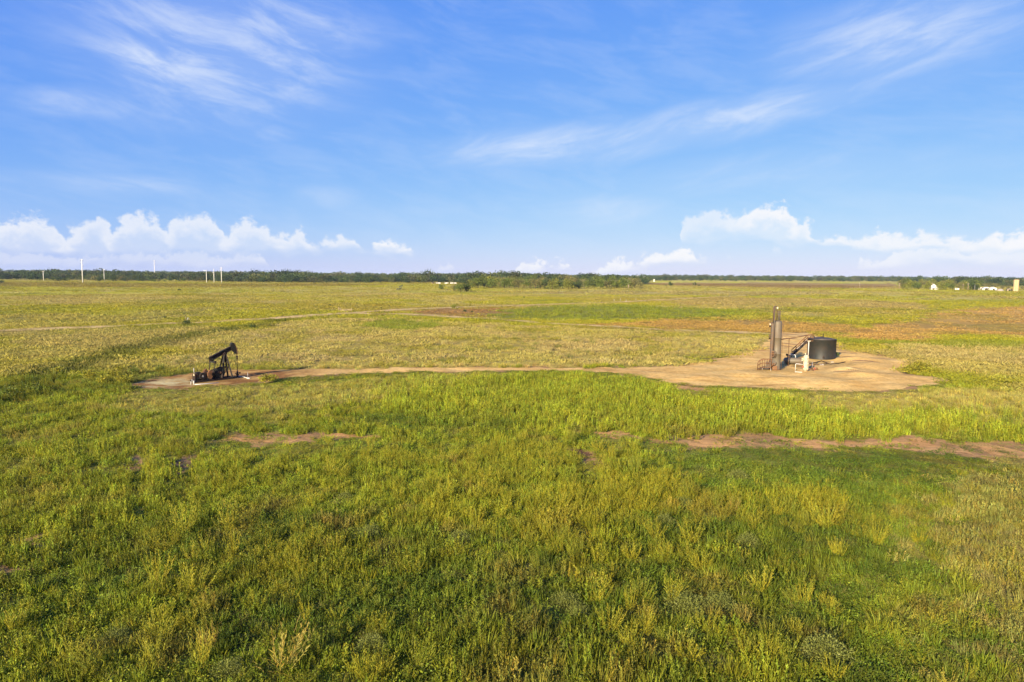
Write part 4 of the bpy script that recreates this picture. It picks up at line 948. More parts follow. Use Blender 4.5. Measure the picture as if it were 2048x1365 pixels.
# ------------------------------------------------------------------ pump jack
def make_pumpjack(loc, rz, paint, label, scale=1.0):
    J = empty('pump_jack', loc, rz); J.scale = (0.87, 1, 1)
    for y in (-0.48, 0.48): MB().box((-3.3, y, 0.14), (5.2, 0.14, 0.22)).build('skid_rail', M[paint], J)
    for x in (-5.7, -4.2, -2.6, -1.0): MB().box((x, 0, 0.13), (0.14, 0.80, 0.18)).build('cross_member', M[paint], J)
    # samson post: four legs, rungs, braces
    top = Vector((-1.63, 0, 2.86))
    for sx_, bx in ((-1, -2.38), (1, -0.98)):
        for y in (-0.56, 0.56):
            MB().beam((bx, y, 0.28), (top.x + 0.09 * sx_, y * 0.2, top.z), 0.17, 0.17).build('leg', M[paint], J)
        for t in (0.42, 0.62):
            p = Vector((bx, 0, 0.28)).lerp(Vector((top.x + 0.09 * sx_, 0, top.z)), t); w = 0.56 * (1 - 0.8 * t)
            MB().beam((p.x, -w, p.z), (p.x, w, p.z), 0.07, 0.07).build('cross_brace', M[paint], J)
    for y in (-0.33, 0.33):
        MB().beam((-2.08, y, 1.40), (-1.27, y, 1.40), 0.07, 0.07).build('side_brace', M[paint], J)
        MB().beam((-2.25, y * 1.5, 0.45), (-1.30, y, 1.40), 0.06, 0.06).build('diagonal_brace', M[paint], J)
    MB().box((-1.63, 0, 2.92), (0.46, 0.36, 0.16)).tube((-1.63, -0.22, 3.0), (-1.63, 0.22, 3.0), 0.11, n=14).build('saddle_bearing', M[paint], J)
    MB().poly([(-1.35, 0.1, 2.45), (-1.0, 0.15, 2.38), (-0.85, 0.15, 2.45)], 0.025, 6).build('grab_rail', M[paint], J)
    # walking beam: I-section
    a = Vector((-3.55, 0, 2.44)); b_ = Vector((-0.70, 0, 3.50)); u = (b_ - a).normalized(); n_ = Vector((-u.z, 0, u.x))
    wb = MB()
    wb.beam(a, b_, 0.10, 0.40); wb.beam(a + n_ * 0.215, b_ + n_ * 0.215, 0.30, 0.05); wb.beam(a - n_ * 0.215, b_ - n_ * 0.215, 0.30, 0.05)
    for t in (0.0, 0.33, 0.66, 1.0): wb.beam(a.lerp(b_, t) - n_ * 0.19, a.lerp(b_, t) + n_ * 0.19, 0.27, 0.03, up=(0, 1, 0))
    wb.build('walking_beam', M[paint], J)
    # horse head with curved face
    outl = [(-0.66, 3.25), (-0.86, 3.62), (-0.84, 3.95), (-0.68, 4.12), (-0.50, 4.13)]
    cx, cz, rad = -1.63, 3.0, 1.63
    for t in np.linspace(40, -7, 10): outl.append((cx + rad * math.cos(R(t)), cz + rad * math.sin(R(t))))
    outl += [(-0.16, 2.78), (-0.36, 2.98)]
    hd = MB().prism(outl, -0.17, 0.17); H_ = hd.build('horse_head', M['green_black'] if paint == 'black_steel' else M[paint], J)
    f = MB(); arc = [(cx + (rad + 0.012) * math.cos(R(t)), cz + (rad + 0.012) * math.sin(R(t))) for t in np.linspace(40, -7, 14)]
    f.prism(arc + [(x - 0.05, z) for x, z in reversed(arc)], -0.22, 0.22); f.build('face_plate', M['rusty_steel'] if paint == 'black_steel' else M[paint], H_)
    # bridle, carrier bar, polished rod
    for y in (-0.10, 0.10): MB().tube((0.02, y, 2.95), (0.02, y, 2.42), 0.026, n=6).build('bridle_cable', M['rubber'], J)
    MB().box((0.02, 0, 2.44), (0.12, 0.34, 0.14)).build('carrier_bar', M['black_steel'], J)
    MB().tube((0.02, 0, 2.18), (0.02, 0, 2.36), 0.07, n=10).build('rod_clamp', M['black_steel'], J)
    MB().tube((0.02, 0, 0.7), (0.02, 0, 2.60), 0.038, n=8).build('polished_rod', M['black_steel'], J)
    # equalizer and pitman arms
    MB().beam((-3.22, 0, 2.50), (-3.22, 0, 2.12), 0.22, 0.26, up=(0, 1, 0)).box((-3.22, 0, 2.10), (0.20, 1.36, 0.18)).build('equalizer', M['green_black'] if paint == 'black_steel' else M[paint], J)
    pin = Vector((-3.42, 0, 0.86)); shaft = Vector((-2.88, 0, 0.98))
    for y in (-0.64, 0.64):
        MB().box((-3.22, y, 2.12), (0.20, 0.16, 0.30)).build('pitman_head', M[paint], J)
        MB().tube((-3.22, y, 2.05), (pin.x, y, pin.z), 0.055, n=8).build('pitman_arm', M[paint], J)
        u = (pin - shaft).normalized()
        MB().beam((shaft.x + 0.2, y * 0.86, shaft.z + 0.04), (shaft.x + u.x * 1.25, y * 0.86, shaft.z + u.z * 1.25), 0.12, 0.26).build('crank_arm', M[paint], J)
        # sector-shaped counterweight
        c0 = shaft + u * 0.80; o2 = []
        for t in np.linspace(110, 250, 11): o2.append((c0.x + 0.56 * math.cos(R(t)), c0.z + 0.56 * math.sin(R(t))))
        for t in np.linspace(235, 125, 7): o2.append((c0.x + 0.22 + 0.30 * math.cos(R(t)), c0.z + 0.30 * math.sin(R(t))))
        MB().prism(o2, y * 0.86 - 0.14, y * 0.86 + 0.14).build('counterweight', M['iron_orange'] if paint == 'black_steel' else M[paint], J)
    MB().box((-2.80, 0, 0.62), (1.0, 0.62, 0.66)).box((-2.86, 0, 1.05), (0.74, 0.5, 0.34)).tube((-2.88, -0.60, 0.98), (-2.88, 0.60, 0.98), 0.10, n=14).build('gearbox', M[paint], J)
    MB().tube((-2.55, -0.40, 0.90), (-2.55, -0.50, 0.90), 0.64, n=32).build('sheave', M['green_black'], J)
    MB().tube((-2.55, -0.30, 0.90), (-2.55, -0.60, 0.90), 0.12, n=14).build('sheave_hub', M['rusty_steel'], J)
    MB().beam((-2.5, -0.45, 1.50), (-4.7, -0.45, 1.02), 0.10, 0.05).beam((-2.6, -0.45, 0.28), (-4.7, -0.45, 0.36), 0.10, 0.05).build('drive_belt', M['rubber'], J)
    # engine
    E = MB().box((-5.0, 0.10, 0.62), (0.95, 0.62, 0.60)).box((-5.1, 0.1, 0.98), (0.55, 0.40, 0.26)).box((-5.55, 0.1, 0.55), (0.18, 0.66, 0.72)).build('engine', M['black_steel'], J)
    MB().tube((-4.78, -0.30, 0.68), (-4.78, -0.52, 0.68), 0.38, n=28).build('flywheel', M['black_steel'], E)
    MB().tube((-4.78, -0.52, 0.68), (-4.78, -0.56, 0.68), 0.12, n=16).build('flywheel_hub', M['grey_steel'], E)
    MB().poly([(-5.45, 0.3, 0.95), (-5.5, 0.3, 1.15), (-5.5, 0.3, 1.55)], 0.032, 8).build('exhaust', M['white_pipe'], E)
    MB().box((-5.66, -0.05, 0.85), (0.08, 0.3, 0.2)).build('filter_box', M['white_paint'], E)
    MB().tube((-4.25, 0.25, 0.55), (-4.25, -0.25, 0.55), 0.24, n=20).build('fuel_drum', M['iron_orange'], J)
    # wellhead
    MB().lathe((0.02, 0, 0), [(0.26, -0.03), (0.26, 0.10), (0.13, 0.12), (0.13, 0.34), (0.20, 0.35), (0.20, 0.42), (0.10, 0.43), (0.10, 0.62), (0.14, 0.63), (0.14, 0.70), (0.07, 0.71), (0.06, 0.86)], 18).build('wellhead', M['black_steel'], J)
    MB().tube((-0.30, 0, 0.54), (0.36, 0, 0.54), 0.05).tube((0.36, 0, 0.46), (0.36, 0, 0.62), 0.09).build('wellhead_valve', M['black_steel'], J)
    tag(J, label, 'pump jack'); return J
pj = gp(475, 756); pj.z = hz(pj.x, pj.y)
make_pumpjack(pj, R(48), 'black_steel', 'black rusty pump jack with orange counterweights on its own dirt patch')
fp = gp(806, 580.5); fp.z = hz(fp.x, fp.y)
painted('far_green', (0.055, 0.085, 0.055), 0.5, 0.1, (0.03, 0.035, 0.03), 0.45, 1.0)
make_pumpjack(fp, R(14), 'far_green', 'distant dark green pump jack alone in the open far field')

def world_pipe(name, pix, rad, mat, label, cat, lift=None, extra=None):
    pts = [gp(*p) for p in pix]; o = empty(name, (pts[0].x, pts[0].y, hz(pts[0].x, pts[0].y)))
    l = [Vector((p.x, p.y, hz(p.x, p.y) + rad + 0.02)) - o.location for p in pts]
    MB().poly(l, rad, 8).build('pipe', M[mat], o)
    if extra: extra(o, l)
    return tag(o, label, cat)
def stub(o, l):
    MB().tube(l[0] + Vector((0, 0, -0.06)), l[0] + Vector((0, 0, 0.42)), 0.06, n=8).build('riser', M['white_pipe'], o)
world_pipe('flow_pipe', [(388, 770.5), (405, 769.5), (437, 767)], 0.035, 'steel_pole', 'long pale pipe lying on the dirt before the black pump jack', 'pipe', extra=stub)
def stub2(o, l):
    MB().tube(l[-1] + Vector((-0.1, 0.1, -0.06)), l[-1] + Vector((-0.1, 0.1, 0.68)), 0.03, n=8).build('riser', M['grey_steel'], o)
    MB().box(l[-1], (0.3, 0.22, 0.14)).build('fitting', M['white_pipe'], o)
world_pipe('outlet_pipe', [(478, 754), (486, 755), (497, 758)], 0.045, 'white_pipe', 'short white pipe leading away from the wellhead of the black pump jack', 'pipe', extra=stub2)
for px, py, h_ in ((382.0, 770.5, 0.40), (384.5, 767.0, 0.45)):
    p = gp(px, py); o = empty('white_stake', (p.x, p.y, hz(p.x, p.y)))
    MB().tube((0, 0, -0.05), (0, 0, h_), 0.03, n=8).build('stake', M['white_pipe'], o); MB().lathe((0, 0, 0), [(0.05, h_ - 0.02), (0.03, h_ + 0.02), (0.005, h_ + 0.03)], 8).build('tip', M['grey_steel'], o)
    tag(o, 'short white stake beside the engine of the black pump jack', 'stake', 'white stakes by the pump jack')

# ------------------------------------------------------------------ trees
def leaf_colors(): return None
TREE_MATS = [plant_material('leaf_dark', (0.048, 0.072, 0.018), 0.2), plant_material('leaf_green', (0.105, 0.135, 0.024), 0.22),
             plant_material('leaf_light', (0.175, 0.190, 0.030), 0.25), plant_material('leaf_olive', (0.155, 0.145, 0.045), 0.2), plant_material('leaf_dry', (0.26, 0.20, 0.12), 0.2)]
painted('bark', (0.10, 0.075, 0.05), 0.95, 0.0, (0.06, 0.045, 0.03), 0.5, 3.0)
painted('bark_pale', (0.33, 0.27, 0.20), 0.9, 0.0, (0.22, 0.17, 0.12), 0.5, 3.0)
def crown_mesh(seed, w, h, z0, nlobe, nleaf, size, mat, flat=1.0):
    """crown: lobes of leaf clumps through an uneven volume; width w, from z0 to h"""
    g = Leaves(seed); lobes = []
    zc = (h + z0) / 2; rz = (h - z0) / 2
    for i in range(nlobe):
        d = g.r.normal(size=3); d /= np.linalg.norm(d); rr_ = g.r.uniform(0.25, 0.82)
        c = np.array((d[0] * w / 2 * rr_, d[1] * w / 2 * rr_, zc + d[2] * rz * rr_)); lobes.append((c, g.r.uniform(0.20, 0.34) * w, g.shade(.55, 1.5, .10)))
    for i in range(nleaf):
        c, rad, sh = lobes[g.r.integers(nlobe)]
        d = g.r.normal(size=3); d /= np.linalg.norm(d); d[2] = d[2] * 0.8 + 0.1
        p = c + d * rad * g.r.uniform(0.55, 1.0) * np.array((1, 1, 0.75))
        if p[2] < z0 * 0.8: p[2] = z0 * 0.8 + g.r.uniform(0, .5)
        dd = d + g.r.normal(size=3) * 0.7
        k_ = g.r.uniform(.82, 1.2)
        g.leaf(p, dd, size * g.r.uniform(.6, 1.5), size * 0.8 * g.r.uniform(.6, 1.3), tuple(x_ * k_ for x_ in sh))
    return g.mesh('crown', mat)
def trunk_mesh(seed, h, rad, spread, mat, nlimb=6, z0=0.25, twigs=0):
    rr_ = random.Random(seed); mb = MB()
    top = Vector((rr_.uniform(-.4, .4), rr_.uniform(-.4, .4), h * 0.8))
    ax = [Vector((0, 0, -0.3)), Vector((top.x * .2, top.y * .3, h * .25)), Vector((top.x * .6, top.y * .5, h * .5)), top]
    mb.poly(ax, [rad * 1.2, rad, rad * .65, rad * .2], 7)
    for i in range(nlimb):
        t = rr_.uniform(z0, 0.7); s = ax[0].lerp(ax[3], t); a_ = rr_.uniform(0, 6.283); L_ = spread * rr_.uniform(.5, 1.0)
        e = s + Vector((math.cos(a_) * L_, math.sin(a_) * L_, h * rr_.uniform(.1, .32))); m_ = (s + e) / 2 + Vector((0, 0, h * .05))
        mb.poly([s, m_, e], [rad * .45, rad * .3, rad * .08], 5)
        for j in range(twigs):
            q_ = m_.lerp(e, rr_.uniform(.1, 1)); b2_ = rr_.uniform(0, 6.283)
            mb.poly([q_, q_ + Vector((math.cos(b2_) * L_ * .35, math.sin(b2_) * L_ * .35, h * rr_.uniform(.05, .18)))], [rad * .16, rad * .05], 4)
    o = mb.build('trunk', mat); me = o.data; bpy.data.objects.remove(o); return me
TREES = {}
def tree_kind(key, seed, w, h, z0, nlobe, nleaf, size, mi, twigs=0, rad=0.28, bark='bark'):
    TREES[key] = (crown_mesh(seed, w, h, z0, nlobe, nleaf, size, TREE_MATS[mi]), trunk_mesh(seed, h, rad, w * 0.38, M[bark], twigs=twigs))
# every kind is modelled 10 m tall
tree_kind('dark', 11, 11.5, 10, 0.0, 15, 1300, 0.75, 0)
tree_kind('green', 12, 12.5, 10, 0.0, 16, 1300, 0.75, 1)
tree_kind('green2', 13, 10.0, 10, 0.2, 13, 1100, 0.7, 1)
tree_kind('light', 14, 12.0, 10, 0.0, 15, 1200, 0.75, 2)
tree_kind('olive', 15, 11.5, 10, 0.2, 14, 950, 0.65, 3)
tree_kind('dry', 16, 9.0, 10, 2.2, 11, 260, 0.45, 4, twigs=6, rad=0.34, bark='bark_pale')
tree_kind('bush', 17, 13.0, 10, 0.0, 16, 700, 0.9, 1)
tree_kind('darkbush', 18, 15.0, 10, 0.0, 16, 700, 1.0, 0)
tree_kind('lightbush', 19, 13.0, 10, 0.0, 15, 650, 1.0, 2)
def put_tree(name, key, px, base_y, hpx, label, group=None, cat='tree', rz=None, wide=1.0):
    p = gp(px, base_y); z = hz(p.x, p.y); D = p.y * math.cos(R(5.5)) + 12 * math.sin(R(5.5)); h = hpx * D / FPX; s = h / 10.0
    o = empty(name, (p.x, p.y, z), random.uniform(0, 6.28) if rz is None else rz); o.scale = (s * wide, s * wide, s)
    for part, me in zip(('crown', 'trunk'), TREES[key]):
        c = bpy.data.objects.new(part, me); COL.objects.link(c); c.parent = o
    tag(o, label, cat, group); return o
def hor(px): return 551.0 + (px - 1024) * 0.00733

LBL = dict(dark='dark green leafy tree in the grove along the far field edge', green='mid green leafy tree in the grove along the far field edge', green2='narrow green tree in the grove along the far field edge',
           light='pale yellow-green tree in the grove along the far field edge', olive='dull olive tree in the grove along the far field edge', dry='pale half bare tree in the grove along the far field edge')
rt_ = random.Random(77)
x = 945
while x < 1282:
    key = rt_.choice(['dark', 'green', 'green', 'green2', 'light', 'light', 'olive', 'olive'])
    put_tree('grove_tree', key, x, rt_.uniform(576.0, 579.5), rt_.uniform(15, 24), LBL[key], 'grove trees along the far field edge, ' + key); x += rt_.uniform(7, 12)
x = 950
while x < 1278:
    key = rt_.choice(['dark', 'dark', 'green', 'olive', 'green2'])
    put_tree('grove_tree', key, x, rt_.uniform(570.0, 573.5), rt_.uniform(17, 23), LBL[key], 'grove trees along the far field edge, ' + key); x += rt_.uniform(11, 19)
for px, by, hp in ((1228, 576, 19), (1257, 577, 24), (1166, 574, 18), (1120, 576, 17)): put_tree('grove_tree', 'dry', px, by, hp, LBL['dry'], 'grove trees along the far field edge, dry')
for px, by, hp, key, lb in ((883, 580.5, 12, 'green2', 'small lone green tree standing before the white trailers'), (908, 583.5, 15, 'olive', 'olive bushy tree at the near tip of the grove'),
                            (921, 584.5, 19, 'green', 'broad green tree at the near tip of the grove'), (934, 584, 21, 'dark', 'tall dark tree at the near tip of the grove')):
    put_tree('field_tree', key, px, by, hp, lb)
RG = dict(dark='dark green tree in the belt around the white farmhouse', green='mid green tree in the belt around the white farmhouse', light='pale green tree in the belt around the white farmhouse', olive='dull olive tree in the belt around the white farmhouse')
x = 1803
while x < 1960:
    for row in (0, 1):
        key = rt_.choice(['dark', 'green', 'light', 'light', 'olive'])
        if not (row == 0 and 1856 < x < 1874): put_tree('farm_tree', key, x + rt_.uniform(-4, 4), 579.0 + (x - 1803) * 0.010 - row * 4.5 + rt_.uniform(-.6, .6), rt_.uniform(13, 19), RG[key], 'trees around the white farmhouse, ' + key)
    x += rt_.uniform(9, 15)
for px, by, hp in ((1972, 577, 11), (1990, 577.5, 12), (2004, 579, 9), (2016, 580, 9), (2044, 580, 8), (2056, 581, 10)):
    put_tree('farm_tree', 'olive', px, by, hp, 'olive tree between the white shed and the concrete silo', 'olive trees near the silo')
for px, by, hp, key, wd in ((118, 563.5, 10, 'darkbush', 1.2), (131, 563.5, 9, 'bush', 1.1), (191, 563, 13, 'olive', 1.1), (199, 563.5, 10, 'dark', 1.), (228, 563.5, 14, 'dark', 1.1), (240, 563, 13, 'olive', 1.), (248, 563.5, 7, 'darkbush', 1.3),
                            (279, 563.5, 7, 'darkbush', 1.3), (287, 563.5, 5, 'darkbush', 1.2), (309, 565, 7, 'bush', 1.), (318, 565, 7, 'olive', 1.), (330, 564.5, 5, 'bush', 1.), (3, 568, 8, 'darkbush', 1.)):
    put_tree('hedgerow_tree', key, px, by, hp, {'darkbush': 'dark spreading bush along the left far field edge below the pylons', 'bush': 'mid green bush along the left far field edge below the pylons',
             'olive': 'olive tree along the left far field edge below the pylons', 'dark': 'dark tree along the left far field edge below the pylons'}[key], 'hedgerow below the pylons, ' + key, wide=wd)
for px, by, hp, key, lb in ((1341, 572.5, 9, 'dark', 'small dark round tree alone at the brown field edge'), (1332, 572.8, 4, 'bush', 'low bush beside the small dark round tree'),
                            (1389, 572.5, 8, 'dark', 'dark bush right behind the leaning wooden post'), (1398, 573, 4, 'darkbush', 'low dark bush beside the wooden post in brown field'),
                            (907, 617.5, 11, 'lightbush', 'pale yellow-green bush beside the dirt track'), (930, 624.5, 6, 'darkbush', 'dark low thicket beside the dirt track'), (944, 624.5, 4, 'darkbush', 'small dark thicket at the end of the track shrubs'),
                            (1585, 611, 5, 'bush', 'small round green bush in the pale field behind the tower'), (359, 582.5, 5, 'darkbush', 'dark low bush in the open left field'),
                            (1074, 577.6, 4, 'darkbush', 'dark brown low shrub before the grove'), (1203, 575.6, 4, 'darkbush', 'flat dark shrub under the pale bare tree'), (1463, 611, 2.6, 'darkbush', 'dark flat scrub in the pale mown strip'),
                            (1048, 596.5, 4, 'bush', 'small green scrub in the field before the grove'), (1034, 594.5, 4, 'bush', 'green scrub patch in the field left of the grove scrub'), (660, 612.5, 4, 'darkbush', 'dark scrub in the field above the wooden gate'),
                            (330, 638, 6, 'darkbush', 'dark scrub along the dirt track left of the white stakes'), (375, 652, 12, 'darkbush', 'dark weedy clump below the crossed white stakes'), (505, 658, 9, 'darkbush', 'dark weed clump at the ditch bend')):
    put_tree('field_bush', key, px, by, hp, lb, cat='bush')

# ------------------------------------------------------------------ far woodland: one mass
WOODKIND = bpy.data.collections.new('wood_kinds')
wood_mat = plant_material('wood_leaf', None, 0.15)
for i in range(6):
    g_ = bpy.data.objects.new('w%d_crown' % i, crown_mesh(700 + i, 11 + i * .6, 10, 0.3, 13, 420, 0.95, wood_mat)); WOODKIND.objects.link(g_)
EDGE = [(-400, 559), (0, 561), (250, 562.5), (420, 564.8), (500, 566), (640, 567.5), (760, 567), (900, 566.5), (960, 571), (1285, 571), (1300, 562.3), (1500, 563.6), (1795, 565.3), (1800, 574), (1960, 575), (2000, 575), (2048, 574), (2450, 578)]
gw = np.random.default_rng(55)
n = 15000
azw = gw.uniform(-44, 44, n); pxw = 1024 + np.tan(np.radians(azw)) * FPX
ey = np.interp(pxw, [e[0] for e in EDGE], [e[1] for e in EDGE]) - (551 + (pxw - 1024) * .00733)
dmin = H * FPX / np.maximum(ey, 2.0)
dd_ = dmin * (1 + gw.exponential(0.30, n)) + gw.exponential(160, n)
far_ = gw.uniform(size=n) < 0.45
dd_ = np.where(far_, gw.uniform(1500, 5200, n), dd_)
ok = (dd_ > dmin) & (dd_ < 6000)
xw = np.tan(np.radians(azw)) * dd_; yw = dd_
ok &= fbm(xw, yw, 130.0, 3, 401) > np.where(dd_ < dmin * 1.12, 0.30, 0.40)
# leave the view to the white buildings on the rise open
wb_c = gp(1276, 557.6); okb = ~((pxw > 1258) & (pxw < 1294) & (dd_ > 1500) & (dd_ < 2700)); ok &= okb
xw, yw, pxw, dd_ = xw[ok], yw[ok], pxw[ok], dd_[ok]; n = len(xw)
hw = np.where(gw.uniform(size=n) < 0.16, gw.uniform(11, 16, n), gw.uniform(5.5, 12, n)) * (0.6 + 0.8 * fbm(xw, yw, 120.0, 3, 411)); s_ = hw / 10
pal = np.array([(0.026, 0.046, 0.013), (0.046, 0.068, 0.016), (0.072, 0.088, 0.021), (0.078, 0.080, 0.030), (0.034, 0.054, 0.017)])
tw = pal[gw.integers(0, 5, n)] * gw.uniform(.8, 1.25, n)[:, None]
wd = scatter_object('far_woodland', np.stack([xw, yw, height(xw, yw) - 0.3], 1), np.stack([np.zeros(n), np.zeros(n), gw.uniform(0, 6.28, n)], 1),
                    np.stack([s_ * gw.uniform(.9, 1.3, n), s_ * gw.uniform(.9, 1.3, n), s_], 1), gw.integers(0, 6, n), tw, WOODKIND)
tag(wd, 'dark green woodland covering the low horizon', 'woodland', kind='stuff')

# ------------------------------------------------------------------ poles
def pole(name, px, base_y, top_y, rad, mat, label, group=None, arms=(), cat='pole'):
    p = gp(px, base_y); D = p.y * math.cos(R(5.5)) + 12 * math.sin(R(5.5)); h = (base_y - top_y) * D / FPX; z = hz(p.x, p.y)
    o = empty(name, (p.x, p.y, z)); MB().tube((0, 0, -0.3), (0, 0, h), rad, rad * 0.45, n=12).build('shaft', M[mat], o)
    for (f, w, side) in arms:
        zz_ = h * f; x0, x1 = (-w, w) if side == 0 else ((0, w) if side > 0 else (-w, 0))
        a = MB().beam((x0, 0, zz_), (x1, 0, zz_ + 0.1), 0.22, 0.22).build('crossarm', M[mat], o)
        for xi in ([x0, x1] if side == 0 else [x1 if side > 0 else x0]):
            MB().lathe((xi, 0, zz_ - 1.5), [(0.10, 0), (0.20, 0.25), (0.10, 0.5), (0.20, 0.75), (0.10, 1.0), (0.16, 1.25), (0.06, 1.5)], 8).build('insulator', M['insulator'], a)
    tag(o, label, cat, group); return o
pole('transmission_pole', 166, 566.5, 519, 0.62, 'steel_pole', 'tallest pale steel power pole before the left woodland', arms=((0.97, 1.3, 0), (0.86, 1.5, -1), (0.75, 1.5, 1)))
pole('transmission_pole', 310, 558.5, 521, 0.7, 'steel_pole', 'very tall thin power pole half hidden behind the left woodland edge', arms=((0.97, 1.8, 0), (0.84, 1.8, 1), (0.72, 1.8, -1)))
pole('transmission_pole', 87.5, 562, 542, 0.5, 'steel_pole', 'short pale power pole standing alone at the far left', arms=((0.95, 1.6, 0),))
pole('transmission_pole', 209, 563.5, 539, 0.42, 'steel_pole', 'slim pale power pole between olive hedgerow trees', arms=((0.96, 1.2, 0),))
pole('transmission_pole', 413.5, 566, 540.5, 0.5, 'steel_pole', 'first of three pale power poles standing close together, with a one-sided arm', arms=((0.95, 4.2, -1),))
pole('transmission_pole', 428.5, 566, 538.5, 0.5, 'steel_pole', 'middle of three pale power poles standing close together', arms=((0.72, 2.2, -1),))
pole('transmission_pole', 443.5, 566, 534.5, 0.55, 'steel_pole', 'tallest of three pale power poles standing close together', arms=((0.93, 1.4, 0), (0.80, 2.2, -1)))
pole('wooden_pole', 1388.5, 573.5, 562.5, 0.28, 'pole_wood', 'lone wooden post before the dark bush at the brown field')
pole('wooden_pole', 1718.5, 577, 567, 0.24, 'pole_wood', 'wooden utility pole in the brown field', arms=((0.92, 0.9, 0),))
pole('wooden_pole', 1798, 579.5, 566.5, 0.26, 'pole_wood', 'wooden utility pole at the end of the farm tree belt', arms=((0.93, 0.9, 0),))
pole('wooden_pole', 1925.5, 581, 568, 0.22, 'pole_wood', 'thin wooden pole right of the small white trailer', arms=((0.93, 0.8, 0),))
pole('wooden_pole', 1935.5, 581, 566.5, 0.34, 'pole_wood', 'taller wooden pole beside the farmyard', arms=((0.94, 1.0, 0),))
pole('wooden_pole', 1949, 581, 569.5, 0.24, 'grey_steel', 'grey pole just left of the long white shed')
for px, by, hp, lb in ((1228, 603.5, 5, None), (1240.5, 602.5, 6, None), (1252, 604.5, 5, None), (1271.5, 601, 3.5, None)):
    pole('track_marker', px, by, by - hp, 0.09, 'white_pipe', 'slim white marker post beside the far dirt track', 'white marker posts by the far track', cat='post')
# crossed stakes, wooden gate by the track
p = gp(373, 642.5); o = empty('crossed_stakes', (p.x, p.y, hz(p.x, p.y)))
MB().tube((0.15, 0, -0.1), (-0.25, 0, 1.2), 0.07, 0.05, n=7).build('stake', M['pole_wood'], o); MB().tube((0.1, 0.1, -0.1), (0.42, 0.1, 1.0), 0.07, 0.05, n=7).build('stake', M['white_pipe'], o)
MB().tube((0.7, 0, -0.1), (0.7, 0, 0.8), 0.06, n=7).build('stake', M['pole_wood'], o); tag(o, 'pair of crossed pale stakes beside the left dirt track', 'stakes')
p = gp(691, 624.5); o = empty('field_gate', (p.x, p.y, hz(p.x, p.y)), R(-8))
for x_, h_ in ((-2.2, 1.5), (-1.7, 1.2), (2.0, 1.2)): MB().tube((x_, 0, -0.1), (x_, 0, h_), 0.10, n=8).build('gate_post', M['pole_wood'], o)
for z_ in (0.3, 0.6, 0.9): MB().beam((-1.7, 0, z_), (2.0, 0, z_), 0.05, 0.08).build('rail', M['pole_wood'], o)
MB().beam((-1.7, 0.03, 0.25), (2.0, 0.03, 0.95), 0.04, 0.07).build('diagonal_brace', M['pole_wood'], o)
tag(o, 'low weathered gate with posts beside the far dirt track', 'gate')

# ------------------------------------------------------------------ farm buildings
def gable(o, w, d, h, rh, wall='house_white', roof='roof_grey', off=(0, 0), wins=(), door=None, over=0.25):
    ox, oy = off
    MB().prism([(ox - w / 2, -0.1), (ox + w / 2, -0.1), (ox + w / 2, h), (ox, h + rh), (ox - w / 2, h)], oy - d / 2, oy + d / 2).build('wall', M[wall], o)
    sl = math.hypot(w / 2 + over, rh * (1 + over / (w / 2)))
    for s_ in (-1, 1):
        MB().beam((ox, oy, h + rh + 0.08), (ox + s_ * (w / 2 + over), oy, h - rh * over / (w / 2) + 0.08), d + 2 * over, 0.12, up=(0, 0, 1)).build('roof_slope', M[roof], o)
    for (wx_, wz, ww, wh) in wins:
        f = MB().box((ox + wx_, oy - d / 2 - 0.02, wz), (ww + 0.2, 0.10, wh + 0.2)).build('window', M['house_white'], o)
        MB().box((ox + wx_, oy - d / 2 - 0.075, wz), (ww, 0.04, wh)).build('pane', M['window_dark'], f)
    if door:
        MB().box((ox + door[0], oy - d / 2 - 0.04, door[2] / 2), (door[1], 0.08, door[2])).build('door', M['window_dark'], o)
def place(name, px, py, rz=0.0): p = gp(px, py); return empty(name, (p.x, p.y, hz(p.x, p.y)), rz)
h1 = place('farmhouse', 1865, 580, R(-18)); gable(h1, 4.6, 6.5, 4.4, 1.9, wins=((-1.2, 1.5, .8, 1.2), (1.2, 1.5, .8, 1.2), (0, 3.9, .8, 1.0)), door=(0, 0.9, 2.0))
gable(h1, 3.0, 3.2, 2.4, 1.0, off=(2.8, -1.6), wins=((0.2, 1.3, .8, .9),)); MB().box((-0.6, 1.0, 6.6), (0.6, 0.6, 1.4)).build('chimney', M['concrete'], h1)
tag(h1, 'narrow two-storey white farmhouse among the right-hand trees', 'house')
t1 = place('white_trailer', 1913.5, 581, R(-20))
MB().box((0, 0, 1.25), (3.6, 2.0, 1.7)).build('body', M['house_white'], t1); MB().box((0, 0, 2.14), (3.7, 2.1, 0.1)).build('roof', M['roof_white'], t1)
MB().box((-0.6, -1.01, 1.5), (0.9, 0.06, 0.6)).build('window', M['window_dark'], t1)
for x_ in (-0.5, 0.6): MB().tube((x_, -1.0, 0.36), (x_, -0.78, 0.36), 0.36, n=16).build('wheel', M['rubber'], t1)
MB().beam((1.8, 0, 0.5), (2.8, 0, 0.45), 0.1, 0.1).build('tow_bar', M['black_steel'], t1); tag(t1, 'small white trailer standing between farmhouse and poles', 'trailer')
s1 = place('long_shed', 1958.5, 580.5, R(-22)); gable(s1, 5.2, 12, 2.2, 0.7, roof='roof_white', door=(0.5, 1.6, 1.9)); tag(s1, 'low white flat-roofed shed left of the white hoop barn', 'shed')
s2 = place('hoop_barn', 1971, 581, R(-25))
arc = [(3.9 * math.cos(R(a_)), 3.4 * math.sin(R(a_))) for a_ in np.linspace(0, 180, 15)]
MB().prism([(3.9, -0.2)] + arc + [(-3.9, -0.2)], -4, 4).build('hoop_cover', M['roof_white'], s2)
MB().box((0, -4.03, 1.1), (2.6, 0.08, 2.2)).build('door', M['window_dark'], s2)
